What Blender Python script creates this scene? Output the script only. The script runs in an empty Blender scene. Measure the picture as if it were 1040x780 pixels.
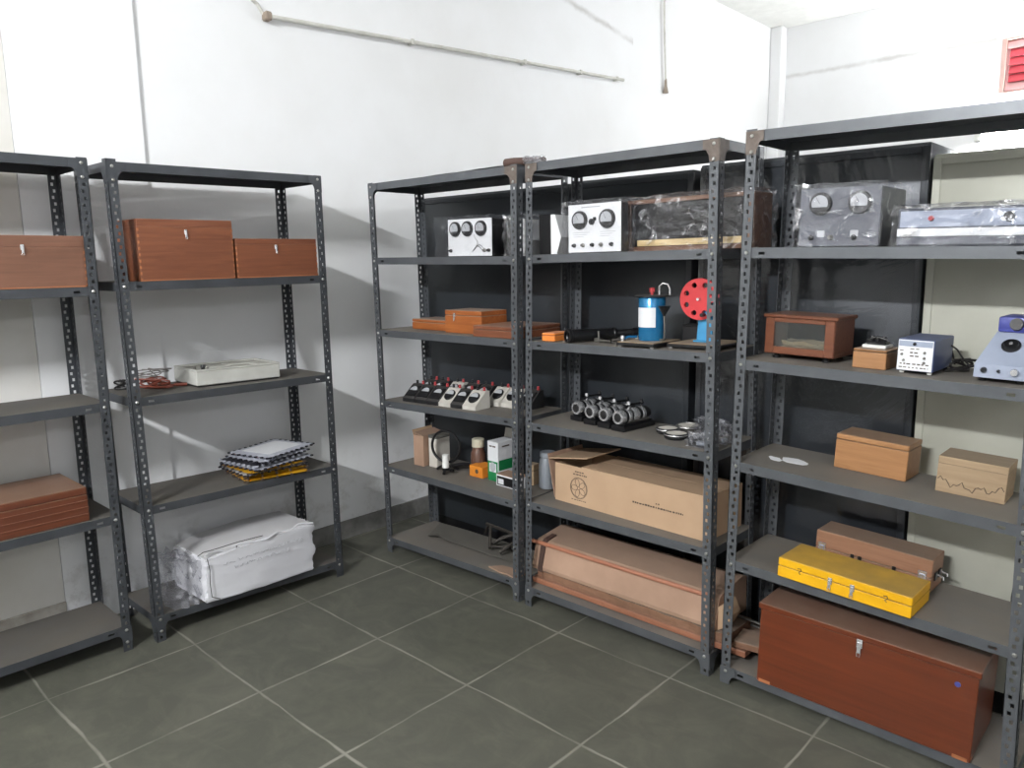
import bpy, bmesh, math, random
from mathutils import Vector, Matrix

# ------------------------------------------------------------------ camera, light, exposure
sc = bpy.context.scene
C = sc.collection
PI = math.pi
random.seed(7)

cam_d = bpy.data.cameras.new('camera')
cam = bpy.data.objects.new('camera', cam_d)
C.objects.link(cam)
cam_d.sensor_fit = 'HORIZONTAL'
cam_d.sensor_width = 36.0
cam_d.lens = 36.0 * 774.85 / 1040.0
cam_d.clip_start = 0.05
YAW, PITCH, ROLL = -0.7497, -0.1594, -0.0142
F = Vector((math.sin(YAW)*math.cos(PITCH), math.cos(YAW)*math.cos(PITCH), math.sin(PITCH)))
R0 = F.cross(Vector((0, 0, 1))).normalized()
U0 = R0.cross(F)
RR = math.cos(ROLL)*R0 + math.sin(ROLL)*U0
UU = -math.sin(ROLL)*R0 + math.cos(ROLL)*U0
cam.matrix_world = Matrix(((RR.x, UU.x, -F.x, 3.136), (RR.y, UU.y, -F.y, -2.387), (RR.z, UU.z, -F.z, 1.52), (0, 0, 0, 1)))
sc.camera = cam

sc.view_settings.view_transform = 'Standard'
sc.view_settings.look = 'None'
sc.view_settings.gamma = 1.0
sc.view_settings.use_curve_mapping = False
sc.view_settings.exposure = 0.0

w = bpy.data.worlds.new('world')
sc.world = w
w.use_nodes = True
w.node_tree.nodes['Background'].inputs['Color'].default_value = (0.9, 0.95, 1.0, 1)
w.node_tree.nodes['Background'].inputs['Strength'].default_value = 0.02

TUBE_STRENGTH = 800.0       # radiance of the tube light beyond the cupboards


def room_tube(name, loc, power, rz):
    """tube-shaped area light behind the camera, for the room tube and the added fill"""
    ld = bpy.data.lights.new(name, 'AREA')
    ld.shape = 'RECTANGLE'; ld.size = 1.2; ld.size_y = 0.06
    ld.energy = power; ld.color = (0.97, 0.985, 1.0)
    lo = bpy.data.objects.new(name, ld)
    C.objects.link(lo)
    lo.location = loc
    lo.rotation_euler = (math.radians(90), 0, rz)


room_tube('room_tube', (2.15, -4.9, 3.30), 345.0, math.radians(20))
room_tube('side_fill', (5.1, -3.2, 2.60), 22.0, math.radians(72))  # unseen weak fill lamp, added to lift the shaded areas


# ------------------------------------------------------------------ materials
def lin(c):
    return tuple((v/255/12.92 if v/255 <= 0.04045 else ((v/255+0.055)/1.055)**2.4) for v in c) + (1.0,)


def _new(name):
    m = bpy.data.materials.new(name)
    m.use_nodes = True
    nt = m.node_tree
    b = nt.nodes['Principled BSDF']
    return m, nt, b


def nd(nt, t, **kw):
    n = nt.nodes.new(t)
    for k, v in kw.items():
        setattr(n, k, v)
    return n


def mixc(nt, fac, a, b):
    n = nd(nt, 'ShaderNodeMix', data_type='RGBA')
    for sock, v in ((n.inputs[0], fac), (n.inputs[6], a), (n.inputs[7], b)):
        if isinstance(v, (int, float)):
            sock.default_value = v
        elif isinstance(v, tuple):
            sock.default_value = v
        else:
            nt.links.new(v, sock)
    return n.outputs[2]


def math_n(nt, op, a, b=None, c=None, clamp=False):
    n = nd(nt, 'ShaderNodeMath', operation=op, use_clamp=clamp)
    for i, v in enumerate((a, b, c)):
        if v is None:
            continue
        if isinstance(v, (int, float)):
            n.inputs[i].default_value = v
        else:
            nt.links.new(v, n.inputs[i])
    return n.outputs[0]


def noise(nt, scale, detail=4, rough=0.55, vec=None, stretch=None, distort=0.0):
    n = nd(nt, 'ShaderNodeTexNoise')
    n.inputs['Scale'].default_value = scale
    n.inputs['Detail'].default_value = detail
    n.inputs['Roughness'].default_value = rough
    n.inputs['Distortion'].default_value = distort
    if vec is None:
        vec = nd(nt, 'ShaderNodeTexCoord').outputs['Object']
    if stretch:
        mp = nd(nt, 'ShaderNodeMapping')
        mp.inputs['Scale'].default_value = stretch
        nt.links.new(vec, mp.inputs['Vector'])
        vec = mp.outputs['Vector']
    nt.links.new(vec, n.inputs['Vector'])
    return n.outputs['Fac']


def ramp(nt, fac, lo, hi):
    n = nd(nt, 'ShaderNodeMapRange')
    n.inputs['From Min'].default_value = lo
    n.inputs['From Max'].default_value = hi
    nt.links.new(fac, n.inputs['Value'])
    return n.outputs['Result']


def bump(nt, b, height, strength=0.2, dist=0.002):
    n = nd(nt, 'ShaderNodeBump')
    n.inputs['Strength'].default_value = strength
    n.inputs['Distance'].default_value = dist
    nt.links.new(height, n.inputs['Height'])
    nt.links.new(n.outputs['Normal'], b.inputs['Normal'])


def add_dust(nt, col, dust, amount):
    """settled dust: a true layer of dust on faces that look up"""
    g = nd(nt, 'ShaderNodeNewGeometry')
    s = nd(nt, 'ShaderNodeSeparateXYZ')
    nt.links.new(g.outputs['Normal'], s.inputs[0])
    up = ramp(nt, s.outputs['Z'], 0.5, 0.9)
    nz = ramp(nt, noise(nt, 7, 5), 0.25, 0.75)
    f = math_n(nt, 'MULTIPLY', up, math_n(nt, 'MULTIPLY_ADD', nz, 0.45*amount, 0.55*amount))
    return mixc(nt, f, col, lin(dust)), f


def paint(name, c1, c2=None, rough=0.45, metal=0.0, nscale=9, bumps=0.06, bscale=60, dust=None, dust_amt=0.8, spec=0.5, coat=0.0):
    m, nt, b = _new(name)
    c2 = c2 or tuple(int(v*0.86) for v in c1)
    col = mixc(nt, ramp(nt, noise(nt, nscale), 0.3, 0.7), lin(c1), lin(c2))
    b.inputs['Roughness'].default_value = rough
    if dust:
        col, f = add_dust(nt, col, dust, dust_amt)
        r = nd(nt, 'ShaderNodeMix')
        nt.links.new(f, r.inputs[0])
        r.inputs[2].default_value = rough
        r.inputs[3].default_value = 0.9
        nt.links.new(r.outputs[0], b.inputs['Roughness'])
    nt.links.new(col, b.inputs['Base Color'])
    b.inputs['Metallic'].default_value = metal
    b.inputs['Specular IOR Level'].default_value = spec
    b.inputs['Coat Weight'].default_value = coat
    b.inputs['Coat Roughness'].default_value = 0.12
    if bumps:
        bump(nt, b, noise(nt, bscale, 3), bumps)
    return m


def wood(name, c1, c2, rough=0.45, dust=None, dust_amt=0.7, stretch=(1.5, 22, 22), coat=0.15):
    m, nt, b = _new(name)
    g = noise(nt, 3.0, 8, 0.65, stretch=stretch, distort=0.6)
    g2 = noise(nt, 2.0, 2)
    col = mixc(nt, ramp(nt, g, 0.3, 0.7), lin(c1), lin(c2))
    col = mixc(nt, math_n(nt, 'MULTIPLY', ramp(nt, g2, 0.35, 0.75), 0.35), col, lin(tuple(int(v*0.72) for v in c2)))
    if dust:
        col, f = add_dust(nt, col, dust, dust_amt)
    nt.links.new(col, b.inputs['Base Color'])
    b.inputs['Roughness'].default_value = rough
    b.inputs['Coat Weight'].default_value = coat
    b.inputs['Coat Roughness'].default_value = 0.3
    bump(nt, b, g, 0.08)
    return m


def plain(name, c, rough=0.5, metal=0.0, emit=0.0):
    m, nt, b = _new(name)
    nz = noise(nt, 25, 3)
    col = mixc(nt, math_n(nt, 'MULTIPLY', nz, 0.25), lin(c), lin(tuple(int(v*0.8) for v in c)))
    nt.links.new(col, b.inputs['Base Color'])
    b.inputs['Roughness'].default_value = rough
    b.inputs['Metallic'].default_value = metal
    if emit:
        b.inputs['Emission Color'].default_value = (0.97, 0.985, 1.0, 1)
        b.inputs['Emission Strength'].default_value = emit
    return m


def wrap_mat(name, base=0.10, tint=(1, 1, 1), scale=14, rough=0.12, hi=0.12):
    """clear crinkled polythene"""
    m = bpy.data.materials.new(name)
    m.use_nodes = True
    nt = m.node_tree
    nt.nodes.remove(nt.nodes['Principled BSDF'])
    out = nt.nodes['Material Output']
    tr = nd(nt, 'ShaderNodeBsdfTransparent')
    tr.inputs['Color'].default_value = (0.96*tint[0], 0.96*tint[1], 0.97*tint[2], 1)
    gl = nd(nt, 'ShaderNodeBsdfGlossy')
    gl.inputs['Color'].default_value = (0.95, 0.96, 1.0, 1)
    gl.inputs['Roughness'].default_value = rough
    n1 = noise(nt, scale, 5, 0.6, distort=1.4)
    bp = nd(nt, 'ShaderNodeBump')
    bp.inputs['Strength'].default_value = 0.9
    bp.inputs['Distance'].default_value = 0.02
    nt.links.new(n1, bp.inputs['Height'])
    nt.links.new(bp.outputs['Normal'], gl.inputs['Normal'])
    fr = nd(nt, 'ShaderNodeLayerWeight')
    fr.inputs['Blend'].default_value = 0.25
    nt.links.new(bp.outputs['Normal'], fr.inputs['Normal'])
    f = math_n(nt, 'MULTIPLY_ADD', fr.outputs['Fresnel'], 0.28, base, clamp=True)
    f = math_n(nt, 'MULTIPLY_ADD', ramp(nt, n1, 0.58, 0.72), hi, f, clamp=True)
    mx = nd(nt, 'ShaderNodeMixShader')
    nt.links.new(f, mx.inputs[0])
    nt.links.new(tr.outputs[0], mx.inputs[1])
    nt.links.new(gl.outputs[0], mx.inputs[2])
    nt.links.new(mx.outputs[0], out.inputs['Surface'])
    return m


def glass_mat(name):
    m = bpy.data.materials.new(name)
    m.use_nodes = True
    nt = m.node_tree
    nt.nodes.remove(nt.nodes['Principled BSDF'])
    tr = nd(nt, 'ShaderNodeBsdfTransparent')
    tr.inputs['Color'].default_value = (0.9, 0.93, 0.93, 1)
    gl = nd(nt, 'ShaderNodeBsdfGlossy')
    gl.inputs['Roughness'].default_value = 0.08
    mx = nd(nt, 'ShaderNodeMixShader')
    mx.inputs[0].default_value = 0.1
    nt.links.new(tr.outputs[0], mx.inputs[1])
    nt.links.new(gl.outputs[0], mx.inputs[2])
    nt.links.new(mx.outputs[0], nt.nodes['Material Output'].inputs['Surface'])
    return m


def wall_mat(name, crack, along):
    """whitewashed plaster with faint stains, a dirty foot and one weathered joint line; crack = (a0, z0, a1, z1)"""
    m, nt, b = _new(name)
    tc = nd(nt, 'ShaderNodeTexCoord')
    s = nd(nt, 'ShaderNodeSeparateXYZ')
    nt.links.new(tc.outputs['Object'], s.inputs[0])
    a, z = s.outputs[along], s.outputs['Z']
    col = mixc(nt, ramp(nt, noise(nt, 1.3, 5), 0.35, 0.8), lin((236, 237, 239)), lin((226, 226, 226)))
    stain = ramp(nt, noise(nt, 5, 7, 0.7), 0.52, 0.75)
    foot = ramp(nt, z, 0.55, 0.1)
    col = mixc(nt, math_n(nt, 'MULTIPLY', math_n(nt, 'MULTIPLY', stain, foot, clamp=True), 0.8), col, lin((128, 120, 108)))
    a0, z0, a1, z1 = crack
    k = (z1-z0)/(a1-a0)
    line = math_n(nt, 'SUBTRACT', z, math_n(nt, 'MULTIPLY_ADD', math_n(nt, 'SUBTRACT', a, a0), k, z0))
    wob = math_n(nt, 'MULTIPLY_ADD', noise(nt, 9, 5), 0.05, -0.025)
    d = math_n(nt, 'ABSOLUTE', math_n(nt, 'ADD', line, wob))
    lm = math_n(nt, 'SUBTRACT', 1.0, ramp(nt, d, 0.004, 0.028), clamp=True)
    inr = math_n(nt, 'MULTIPLY', math_n(nt, 'GREATER_THAN', a, min(a0, a1)), math_n(nt, 'LESS_THAN', a, max(a0, a1)))
    lm = math_n(nt, 'MULTIPLY', lm, math_n(nt, 'MULTIPLY', inr, ramp(nt, noise(nt, 3, 4), 0.3, 0.6)), clamp=True)
    col = mixc(nt, math_n(nt, 'MULTIPLY', lm, 0.4), col, lin((140, 134, 124)))
    nt.links.new(col, b.inputs['Base Color'])
    b.inputs['Roughness'].default_value = 0.85
    bump(nt, b, noise(nt, 14, 6), 0.12, 0.01)
    return m


def floor_mat():
    m, nt, b = _new('grey_stone_tiles')
    tc = nd(nt, 'ShaderNodeTexCoord')
    s = nd(nt, 'ShaderNodeSeparateXYZ')
    nt.links.new(tc.outputs['Object'], s.inputs[0])
    wob = math_n(nt, 'MULTIPLY_ADD', noise(nt, 2.2, 3), 0.03, -0.015)
    u = math_n(nt, 'DIVIDE', math_n(nt, 'ADD', math_n(nt, 'SUBTRACT', s.outputs['X'], 0.205), wob), 0.525)
    v = math_n(nt, 'DIVIDE', math_n(nt, 'ADD', math_n(nt, 'SUBTRACT', s.outputs['Y'], -1.683), wob), 0.527)
    ds = []
    for q, t in ((u, 0.525), (v, 0.527)):
        fr = math_n(nt, 'FRACT', q)
        ds.append(math_n(nt, 'MULTIPLY', math_n(nt, 'MINIMUM', fr, math_n(nt, 'SUBTRACT', 1.0, fr)), t))
    d = math_n(nt, 'MINIMUM', ds[0], ds[1])
    wid = math_n(nt, 'MULTIPLY_ADD', noise(nt, 5, 5), 0.016, -0.002)
    g = math_n(nt, 'SUBTRACT', 1.0, math_n(nt, 'DIVIDE', d, wid), clamp=True)
    gl = math_n(nt, 'MULTIPLY', math_n(nt, 'MULTIPLY', g, 1.6, clamp=True), ramp(nt, noise(nt, 3.0, 5), 0.25, 0.65), clamp=True)
    cv = nd(nt, 'ShaderNodeCombineXYZ')
    nt.links.new(math_n(nt, 'FLOOR', u), cv.inputs[0])
    nt.links.new(math_n(nt, 'FLOOR', v), cv.inputs[1])
    wn = nd(nt, 'ShaderNodeTexWhiteNoise')
    nt.links.new(cv.outputs[0], wn.inputs['Vector'])
    base = mixc(nt, wn.outputs['Value'], lin((79, 80, 72)), lin((87, 87, 79)))
    base = mixc(nt, math_n(nt, 'MULTIPLY', ramp(nt, noise(nt, 5, 8, 0.7, distort=0.8), 0.42, 0.7), 0.6), base, lin((107, 106, 95)))
    base = mixc(nt, math_n(nt, 'MULTIPLY', ramp(nt, noise(nt, 2.6, 6, 0.65, stretch=(1.2, 4, 1), distort=0.9), 0.54, 0.78), 0.3), base, lin((124, 121, 109)))
    base = mixc(nt, math_n(nt, 'MULTIPLY', ramp(nt, noise(nt, 1.2, 5), 0.52, 0.8), 0.5), base, lin((68, 69, 60)))
    col = mixc(nt, math_n(nt, 'MULTIPLY', gl, 0.7), base, lin((158, 156, 146)))
    nt.links.new(col, b.inputs['Base Color'])
    b.inputs['Roughness'].default_value = 0.55
    b.inputs['Specular IOR Level'].default_value = 0.35
    h = math_n(nt, 'ADD', math_n(nt, 'MULTIPLY', g, -0.6), math_n(nt, 'MULTIPLY', noise(nt, 18, 5), 0.5))
    bump(nt, b, h, 0.25, 0.004)
    return m


DUST = (136, 128, 117)
M = {
    'wall_left': wall_mat('whitewash_left', (1.75, 3.30, 2.75, 3.15), 'Y'),
    'wall_right': wall_mat('whitewash_right', (-0.22, 3.265, 1.56, 3.27), 'X'),
    'wall': wall_mat('whitewash', (0, 9, 1, 9), 'X'),
    'ceiling': paint('ceiling_white', (240, 240, 236), (230, 230, 226), 0.9, bumps=0.05),
    'floor': floor_mat(),
    'old_plaster': paint('old_plaster', (227, 226, 223), (208, 205, 198), 0.85, nscale=2.5, bumps=0.2, bscale=18),
    'skirt': paint('grey_skirting', (136, 135, 132), (98, 97, 94), 0.7, nscale=12, bumps=0.3, bscale=25),
    'skirt_pale': paint('peeling_skirting', (186, 182, 174), (136, 130, 120), 0.85, nscale=9, bumps=0.5, bscale=30),
    'rack': paint('grey_hammer_paint', (98, 101, 105), (86, 89, 93), 0.38, 0.35, dust=DUST, dust_amt=0.85),
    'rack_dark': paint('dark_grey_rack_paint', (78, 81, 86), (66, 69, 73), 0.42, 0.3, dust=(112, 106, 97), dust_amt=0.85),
    'rust': paint('rusty_grey_paint', (112, 102, 95), (90, 80, 73), 0.6, 0.2, nscale=40),
    'bolt': paint('bright_bolt', (205, 205, 205), (160, 158, 150), 0.3, 0.9, nscale=60),
    'cupboard': paint('dark_cupboard_paint', (54, 58, 63), (44, 48, 52), 0.35, 0.2, nscale=3, bumps=0.03),
    'cupboard_pale': paint('pale_cupboard_paint', (190, 190, 178), (176, 176, 163), 0.45, 0.1, nscale=4, bumps=0.03),
    'wood_red': wood('red_brown_wood', (138, 84, 56), (112, 62, 40), dust=(168, 140, 124), dust_amt=0.8),
    'wood_brown': wood('brown_wood', (136, 94, 74), (112, 76, 58), dust=DUST, dust_amt=0.25),
    'wood_orange': wood('orange_varnished_wood', (176, 104, 52), (142, 78, 38), 0.35, dust=(186, 170, 156), dust_amt=1.0),
    'wood_trunk': wood('varnished_trunk_wood', (112, 52, 24), (90, 39, 17), 0.3, dust=(128, 106, 92), dust_amt=0.95, stretch=(0.8, 10, 16), coat=0.4),
    'wood_stack': wood('banded_red_wood', (114, 62, 38), (90, 45, 27), 0.4, dust=(140, 112, 92), dust_amt=0.9, stretch=(0.6, 20, 34)),
    'wood_tan': wood('tan_wood', (178, 130, 86), (154, 108, 68), dust=DUST, dust_amt=0.7),
    'wood_pale': wood('pale_scuffed_wood', (176, 152, 122), (150, 126, 98), 0.7, dust=DUST, dust_amt=0.6, coat=0),
    'wood_case': wood('rosewood_case', (160, 118, 92), (136, 98, 74), 0.5, dust=DUST, dust_amt=0.7),
    'wood_edge': wood('end_grain_wood', (186, 120, 78), (150, 92, 58), 0.5),
    'wood_cabinet': wood('cabinet_wood', (124, 74, 50), (100, 56, 37), 0.35, dust=DUST, dust_amt=0.3),
    'wood_frame': wood('frame_wood', (128, 92, 70), (98, 68, 50), 0.5),
    'plank': wood('dusty_plank', (150, 112, 88), (120, 86, 66), 0.7, dust=DUST, dust_amt=0.7, coat=0),
    'plank_red': wood('reddish_plank', (166, 112, 86), (138, 88, 64), 0.6, dust=DUST, dust_amt=0.3, coat=0),
    'copper_wood': wood('copper_coloured_moulding', (186, 128, 102), (162, 104, 80), 0.22, coat=0.6),
    'cream_strip': wood('cream_wood', (226, 202, 152), (206, 178, 126), 0.5),
    'card': paint('cardboard', (190, 160, 130), (180, 150, 121), 0.8, nscale=6, bumps=0.1, bscale=90, dust=(150, 126, 104), dust_amt=0.6),
    'card_dark': paint('old_cardboard', (178, 146, 124), (156, 126, 106), 0.85, nscale=5, bumps=0.2, bscale=40, dust=(140, 118, 102), dust_amt=0.8),
    'card_white': paint('white_card', (214, 210, 202), (196, 190, 180), 0.75),
    'ink': plain('printed_ink', (84, 70, 60), 0.8),
    'black': paint('black_paint', (26, 26, 28), (20, 20, 22), 0.35),
    'black_matte': paint('black_bakelite', (34, 33, 34), (26, 25, 26), 0.5),
    'bakelite_dusty': paint('dusty_bakelite', (40, 40, 42), (30, 30, 32), 0.45, dust=(96, 92, 88), dust_amt=0.5),
    'dial_grey': paint('smoky_dial', (188, 190, 194), (168, 170, 174), 0.25),
    'white_panel': paint('white_enamel_panel', (236, 237, 238), (224, 225, 227), 0.35, nscale=5),
    'dusty_white': paint('dusty_ivory_case', (208, 205, 198), (190, 186, 178), 0.5, dust=(170, 164, 154), dust_amt=0.6),
    'white': plain('white_plastic', (232, 232, 228), 0.5),
    'white_paper': plain('white_paper', (226, 227, 230), 0.7),
    'grey_box': paint('grey_instrument_case', (88, 91, 100), (76, 79, 88), 0.4),
    'cream': paint('cream_board', (196, 196, 190), (180, 180, 174), 0.7, nscale=12, dust=(150, 146, 136), dust_amt=0.75),
    'blue_case': paint('blue_enamel', (72, 88, 132), (62, 76, 118), 0.35, dust=(118, 122, 132), dust_amt=0.6),
    'blue_dark': paint('deep_blue_enamel', (72, 78, 152), (62, 66, 134), 0.35),
    'blue_grey': paint('grey_blue_enamel', (160, 168, 186), (148, 157, 176), 0.4),
    'blue_tank': paint('metallic_blue_tank', (38, 122, 172), (30, 104, 152), 0.25, 0.35, coat=0.5),
    'blue_light': paint('sky_blue_paint', (70, 150, 196), (58, 134, 178), 0.4),
    'red_wheel': paint('red_wheel_paint', (206, 58, 62), (186, 48, 52), 0.4),
    'red_knob': plain('red_knob', (176, 58, 62), 0.4),
    'red_slat': plain('red_slat', (204, 58, 74), 0.5),
    'pink_slat': plain('pink_slat', (232, 178, 178), 0.5),
    'pinkframe': plain('faded_pink_frame', (196, 164, 156), 0.6),
    'chrome': paint('chrome', (236, 236, 238), (222, 222, 224), 0.22, 0.75, bumps=0),
    'steel': paint('dull_steel', (150, 148, 144), (120, 118, 112), 0.35, 0.9),
    'iron': paint('black_iron', (62, 58, 54), (44, 40, 38), 0.6, 0.4, dust=(100, 94, 86), dust_amt=0.6),
    'sheet_iron': paint('dusty_sheet', (96, 94, 90), (80, 78, 74), 0.7, 0.1, dust=(112, 108, 100), dust_amt=0.8),
    'yellow': paint('yellow_enamel', (236, 180, 22), (224, 166, 16), 0.4, dust=(138, 116, 68), dust_amt=0.95),
    'orange_card': paint('orange_card', (224, 140, 44), (206, 122, 34), 0.6),
    'orange_bright': paint('bright_orange_block', (238, 146, 66), (222, 128, 52), 0.6, dust=(190, 140, 120), dust_amt=0.8),
    'green_card': paint('green_card', (28, 132, 76), (22, 116, 66), 0.45),
    'brown_glass': paint('brown_jar', (104, 74, 62), (86, 60, 50), 0.2, coat=0.6),
    'cream_lid': plain('cream_lid', (206, 200, 178), 0.5),
    'grey_plastic': paint('grey_plastic_bottle', (158, 164, 172), (142, 148, 156), 0.45),
    'parcel': paint('white_woven_sack', (222, 222, 227), (210, 210, 216), 0.6, nscale=4, bumps=0.15, bscale=10, dust=(176, 172, 166), dust_amt=0.5),
    'pen': plain('faint_grey_pen', (178, 178, 184), 0.8),
    'twine': plain('dark_twine', (52, 48, 46), 0.8),
    'wrap': wrap_mat('clear_polythene', 0.06, hi=0.2),
    'wrap_thick': wrap_mat('creased_polythene', 0.06, scale=13, hi=0.5),
    'wrap_sheet': wrap_mat('stretched_polythene_sheet', 0.03, scale=1.6, rough=0.1),
    'wrap_bag': wrap_mat('thin_plastic_bag', 0.10, scale=16, rough=0.3),
    'glass': glass_mat('clear_glass'),
    'cable_red': plain('red_brown_cable', (128, 62, 46), 0.5),
    'cable_black': plain('black_cable', (36, 34, 34), 0.5),
    'cable_grey': plain('grey_cable', (128, 124, 122), 0.5),
    'leather': paint('brown_roll', (84, 62, 54), (62, 46, 40), 0.6),
    'env_yellow': paint('yellow_packet', (218, 168, 30), (186, 136, 24), 0.5, nscale=20),
    'env_black': paint('black_packet_edge', (44, 44, 52), (34, 34, 40), 0.5),
    'env_grey': paint('grey_packet', (188, 190, 200), (168, 170, 182), 0.5),
    'tube': plain('lit_tube', (255, 252, 244), 0.5, 0, TUBE_STRENGTH),
    'conduit': paint('whitewashed_conduit', (214, 213, 207), (188, 186, 178), 0.7),
    'conduit_end': paint('rusty_bracket', (160, 148, 136), (132, 118, 104), 0.8),
}


# ------------------------------------------------------------------ mesh building
class MB:
    def __init__(s):
        s.v = []; s.f = []; s.mi = []; s.mats = []

    def m(s, key):
        if key not in s.mats:
            s.mats.append(key)
        return s.mats.index(key)

    def add(s, vs, fs, key, T=None):
        o = len(s.v)
        for p in vs:
            p = Vector(p)
            s.v.append(T @ p if T is not None else p)
        k = s.m(key)
        for f in fs:
            s.f.append([i+o for i in f]); s.mi.append(k)
        return s

    def box(s, x0, x1, y0, y1, z0, z1, key, bev=0.0, T=None, seg=1):
        if bev > 0:
            bm = bmesh.new()
            bmesh.ops.create_cube(bm, size=1)
            for q in bm.verts:
                q.co = Vector(((x0+x1)/2+q.co.x*(x1-x0), (y0+y1)/2+q.co.y*(y1-y0), (z0+z1)/2+q.co.z*(z1-z0)))
            bmesh.ops.bevel(bm, geom=list(bm.edges), offset=bev, segments=seg, affect='EDGES', profile=0.5)
            bm.verts.index_update()
            vs = [q.co.copy() for q in bm.verts]
            fs = [[q.index for q in f.verts] for f in bm.faces]
            bm.free()
            return s.add(vs, fs, key, T)
        vs = [(x, y, z) for x in (x0, x1) for y in (y0, y1) for z in (z0, z1)]
        fs = [(0, 1, 3, 2), (4, 6, 7, 5), (0, 4, 5, 1), (2, 3, 7, 6), (0, 2, 6, 4), (1, 5, 7, 3)]
        return s.add(vs, fs, key, T)

    def cyl(s, p0, p1, r0, key, r1=None, seg=20, caps=True, T=None):
        return s.lathe(p0, p1, [(0, r0), (1, r0 if r1 is None else r1)], key, seg, caps, T)

    def lathe(s, p0, p1, prof, key, seg=24, caps=True, T=None):
        """prof: (t along p0->p1 in 0..1, radius)"""
        p0, p1 = Vector(p0), Vector(p1)
        ax = (p1-p0)
        n = ax.normalized()
        a = n.orthogonal().normalized()
        b = n.cross(a)
        vs, fs = [], []
        for t, r in prof:
            for i in range(seg):
                an = 2*PI*i/seg
                vs.append(p0+ax*t+(a*math.cos(an)+b*math.sin(an))*max(r, 1e-5))
        for j in range(len(prof)-1):
            for i in range(seg):
                k = (i+1) % seg
                fs.append((j*seg+i, j*seg+k, (j+1)*seg+k, (j+1)*seg+i))
        if caps:
            fs.append(tuple(range(seg-1, -1, -1)))
            fs.append(tuple((len(prof)-1)*seg+i for i in range(seg)))
        return s.add(vs, fs, key, T)

    def tube(s, pts, r, key, seg=8, closed=False, T=None):
        pts = [Vector(p) for p in pts]
        n = len(pts)
        vs, fs = [], []
        up = None
        for i, p in enumerate(pts):
            if closed:
                t = (pts[(i+1) % n]-pts[i-1]).normalized()
            else:
                t = (pts[min(i+1, n-1)]-pts[max(i-1, 0)]).normalized()
            if up is None:
                up = t.orthogonal().normalized()
            up = (up-t*up.dot(t)).normalized()
            b = t.cross(up)
            for k in range(seg):
                an = 2*PI*k/seg
                vs.append(p+(up*math.cos(an)+b*math.sin(an))*r)
        m = n if closed else n-1
        for i in range(m):
            for k in range(seg):
                j = (i+1) % n
                fs.append((i*seg+k, i*seg+(k+1) % seg, j*seg+(k+1) % seg, j*seg+k))
        if not closed:
            fs.append(tuple(range(seg-1, -1, -1)))
            fs.append(tuple((n-1)*seg+k for k in range(seg)))
        return s.add(vs, fs, key, T)

    def prism(s, poly, d0, d1, key, plane='xz', T=None):
        """polygon in a plane, extruded along the third axis from d0 to d1"""
        def P(a, b, d):
            return {'xz': (a, d, b), 'yz': (d, a, b), 'xy': (a, b, d)}[plane]
        n = len(poly)
        vs = [P(a, b, d0) for a, b in poly]+[P(a, b, d1) for a, b in poly]
        fs = [tuple(range(n)), tuple(range(2*n-1, n-1, -1))]
        for i in range(n):
            j = (i+1) % n
            fs.append((i, i+n, j+n, j))
        return s.add(vs, fs, key, T)

    def wrapbox(s, x0, x1, y0, y1, z0, z1, key, n=9, amp=0.006, seed=1, flat_bottom=True):
        """a crumpled closed skin round a box"""
        rnd = random.Random(seed)
        bm = bmesh.new()
        bmesh.ops.create_cube(bm, size=1)
        bmesh.ops.subdivide_edges(bm, edges=list(bm.edges), cuts=n, use_grid_fill=True)
        for q in bm.verts:
            c = q.co
            p = Vector(((x0+x1)/2+c.x*(x1-x0), (y0+y1)/2+c.y*(y1-y0), (z0+z1)/2+c.z*(z1-z0)))
            nrm = Vector([(1 if c[i] > 0.49 else -1 if c[i] < -0.49 else 0) for i in range(3)])
            if flat_bottom and c.z < -0.49:
                nrm.z = 0
            p += nrm*rnd.uniform(0, amp)
            q.co = p
        bmesh.ops.triangulate(bm, faces=list(bm.faces))
        bm.verts.index_update()
        vs = [q.co.copy() for q in bm.verts]
        fs = [[q.index for q in f.verts] for f in bm.faces]
        bm.free()
        return s.add(vs, fs, key)

    def obj(s, name, parent=None, loc=None, rot=None, smooth=True):
        me = bpy.data.meshes.new(name)
        me.from_pydata([tuple(q) for q in s.v], [], s.f)
        for k in s.mats:
            me.materials.append(M[k])
        me.polygons.foreach_set('material_index', s.mi)
        bm = bmesh.new(); bm.from_mesh(me)
        bmesh.ops.recalc_face_normals(bm, faces=list(bm.faces))
        bm.to_mesh(me); bm.free()
        if smooth:
            me.polygons.foreach_set('use_smooth', [True]*len(me.polygons))
            me.set_sharp_from_angle(angle=math.radians(32))
        me.update()
        o = bpy.data.objects.new(name, me)
        C.objects.link(o)
        if parent is not None:
            o.parent = parent
        if loc is not None:
            o.location = loc
        if rot is not None:
            o.rotation_euler = rot
        return o


def tag(o, label, cat, group=None):
    o['label'] = label
    o['category'] = cat
    if group:
        o['group'] = group
    return o


def shelf_tilt(loc):
    """the slope of the shelf a thing stands on"""
    for LV, a0, a1, kind in TILTS:
        a = loc[0] if kind == 'row' else loc[1]
        if (kind == 'row' and (loc[1] < -0.06 or loc[1] > 0.42)) or (kind == 'side' and loc[0] > 0.15) or not a0 <= a <= a1:
            continue
        for i, (zl, zr) in enumerate(LV):
            if abs(loc[2]-lev(LV, i, a, a0, a1)) < 0.004:
                return math.atan2(zl-zr, a1-a0)
    return 0.0


TILTS = []


def thing(name, label, cat, loc=(0, 0, 0), rz=0.0, group=None, tilt=0.0):
    tilt = tilt or shelf_tilt(loc)
    o = bpy.data.objects.new(name, None)
    o.empty_display_size = 0.05
    C.objects.link(o)
    o.location = loc
    o.rotation_euler = (0, tilt, rz)
    return tag(o, label, cat, group)


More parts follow.
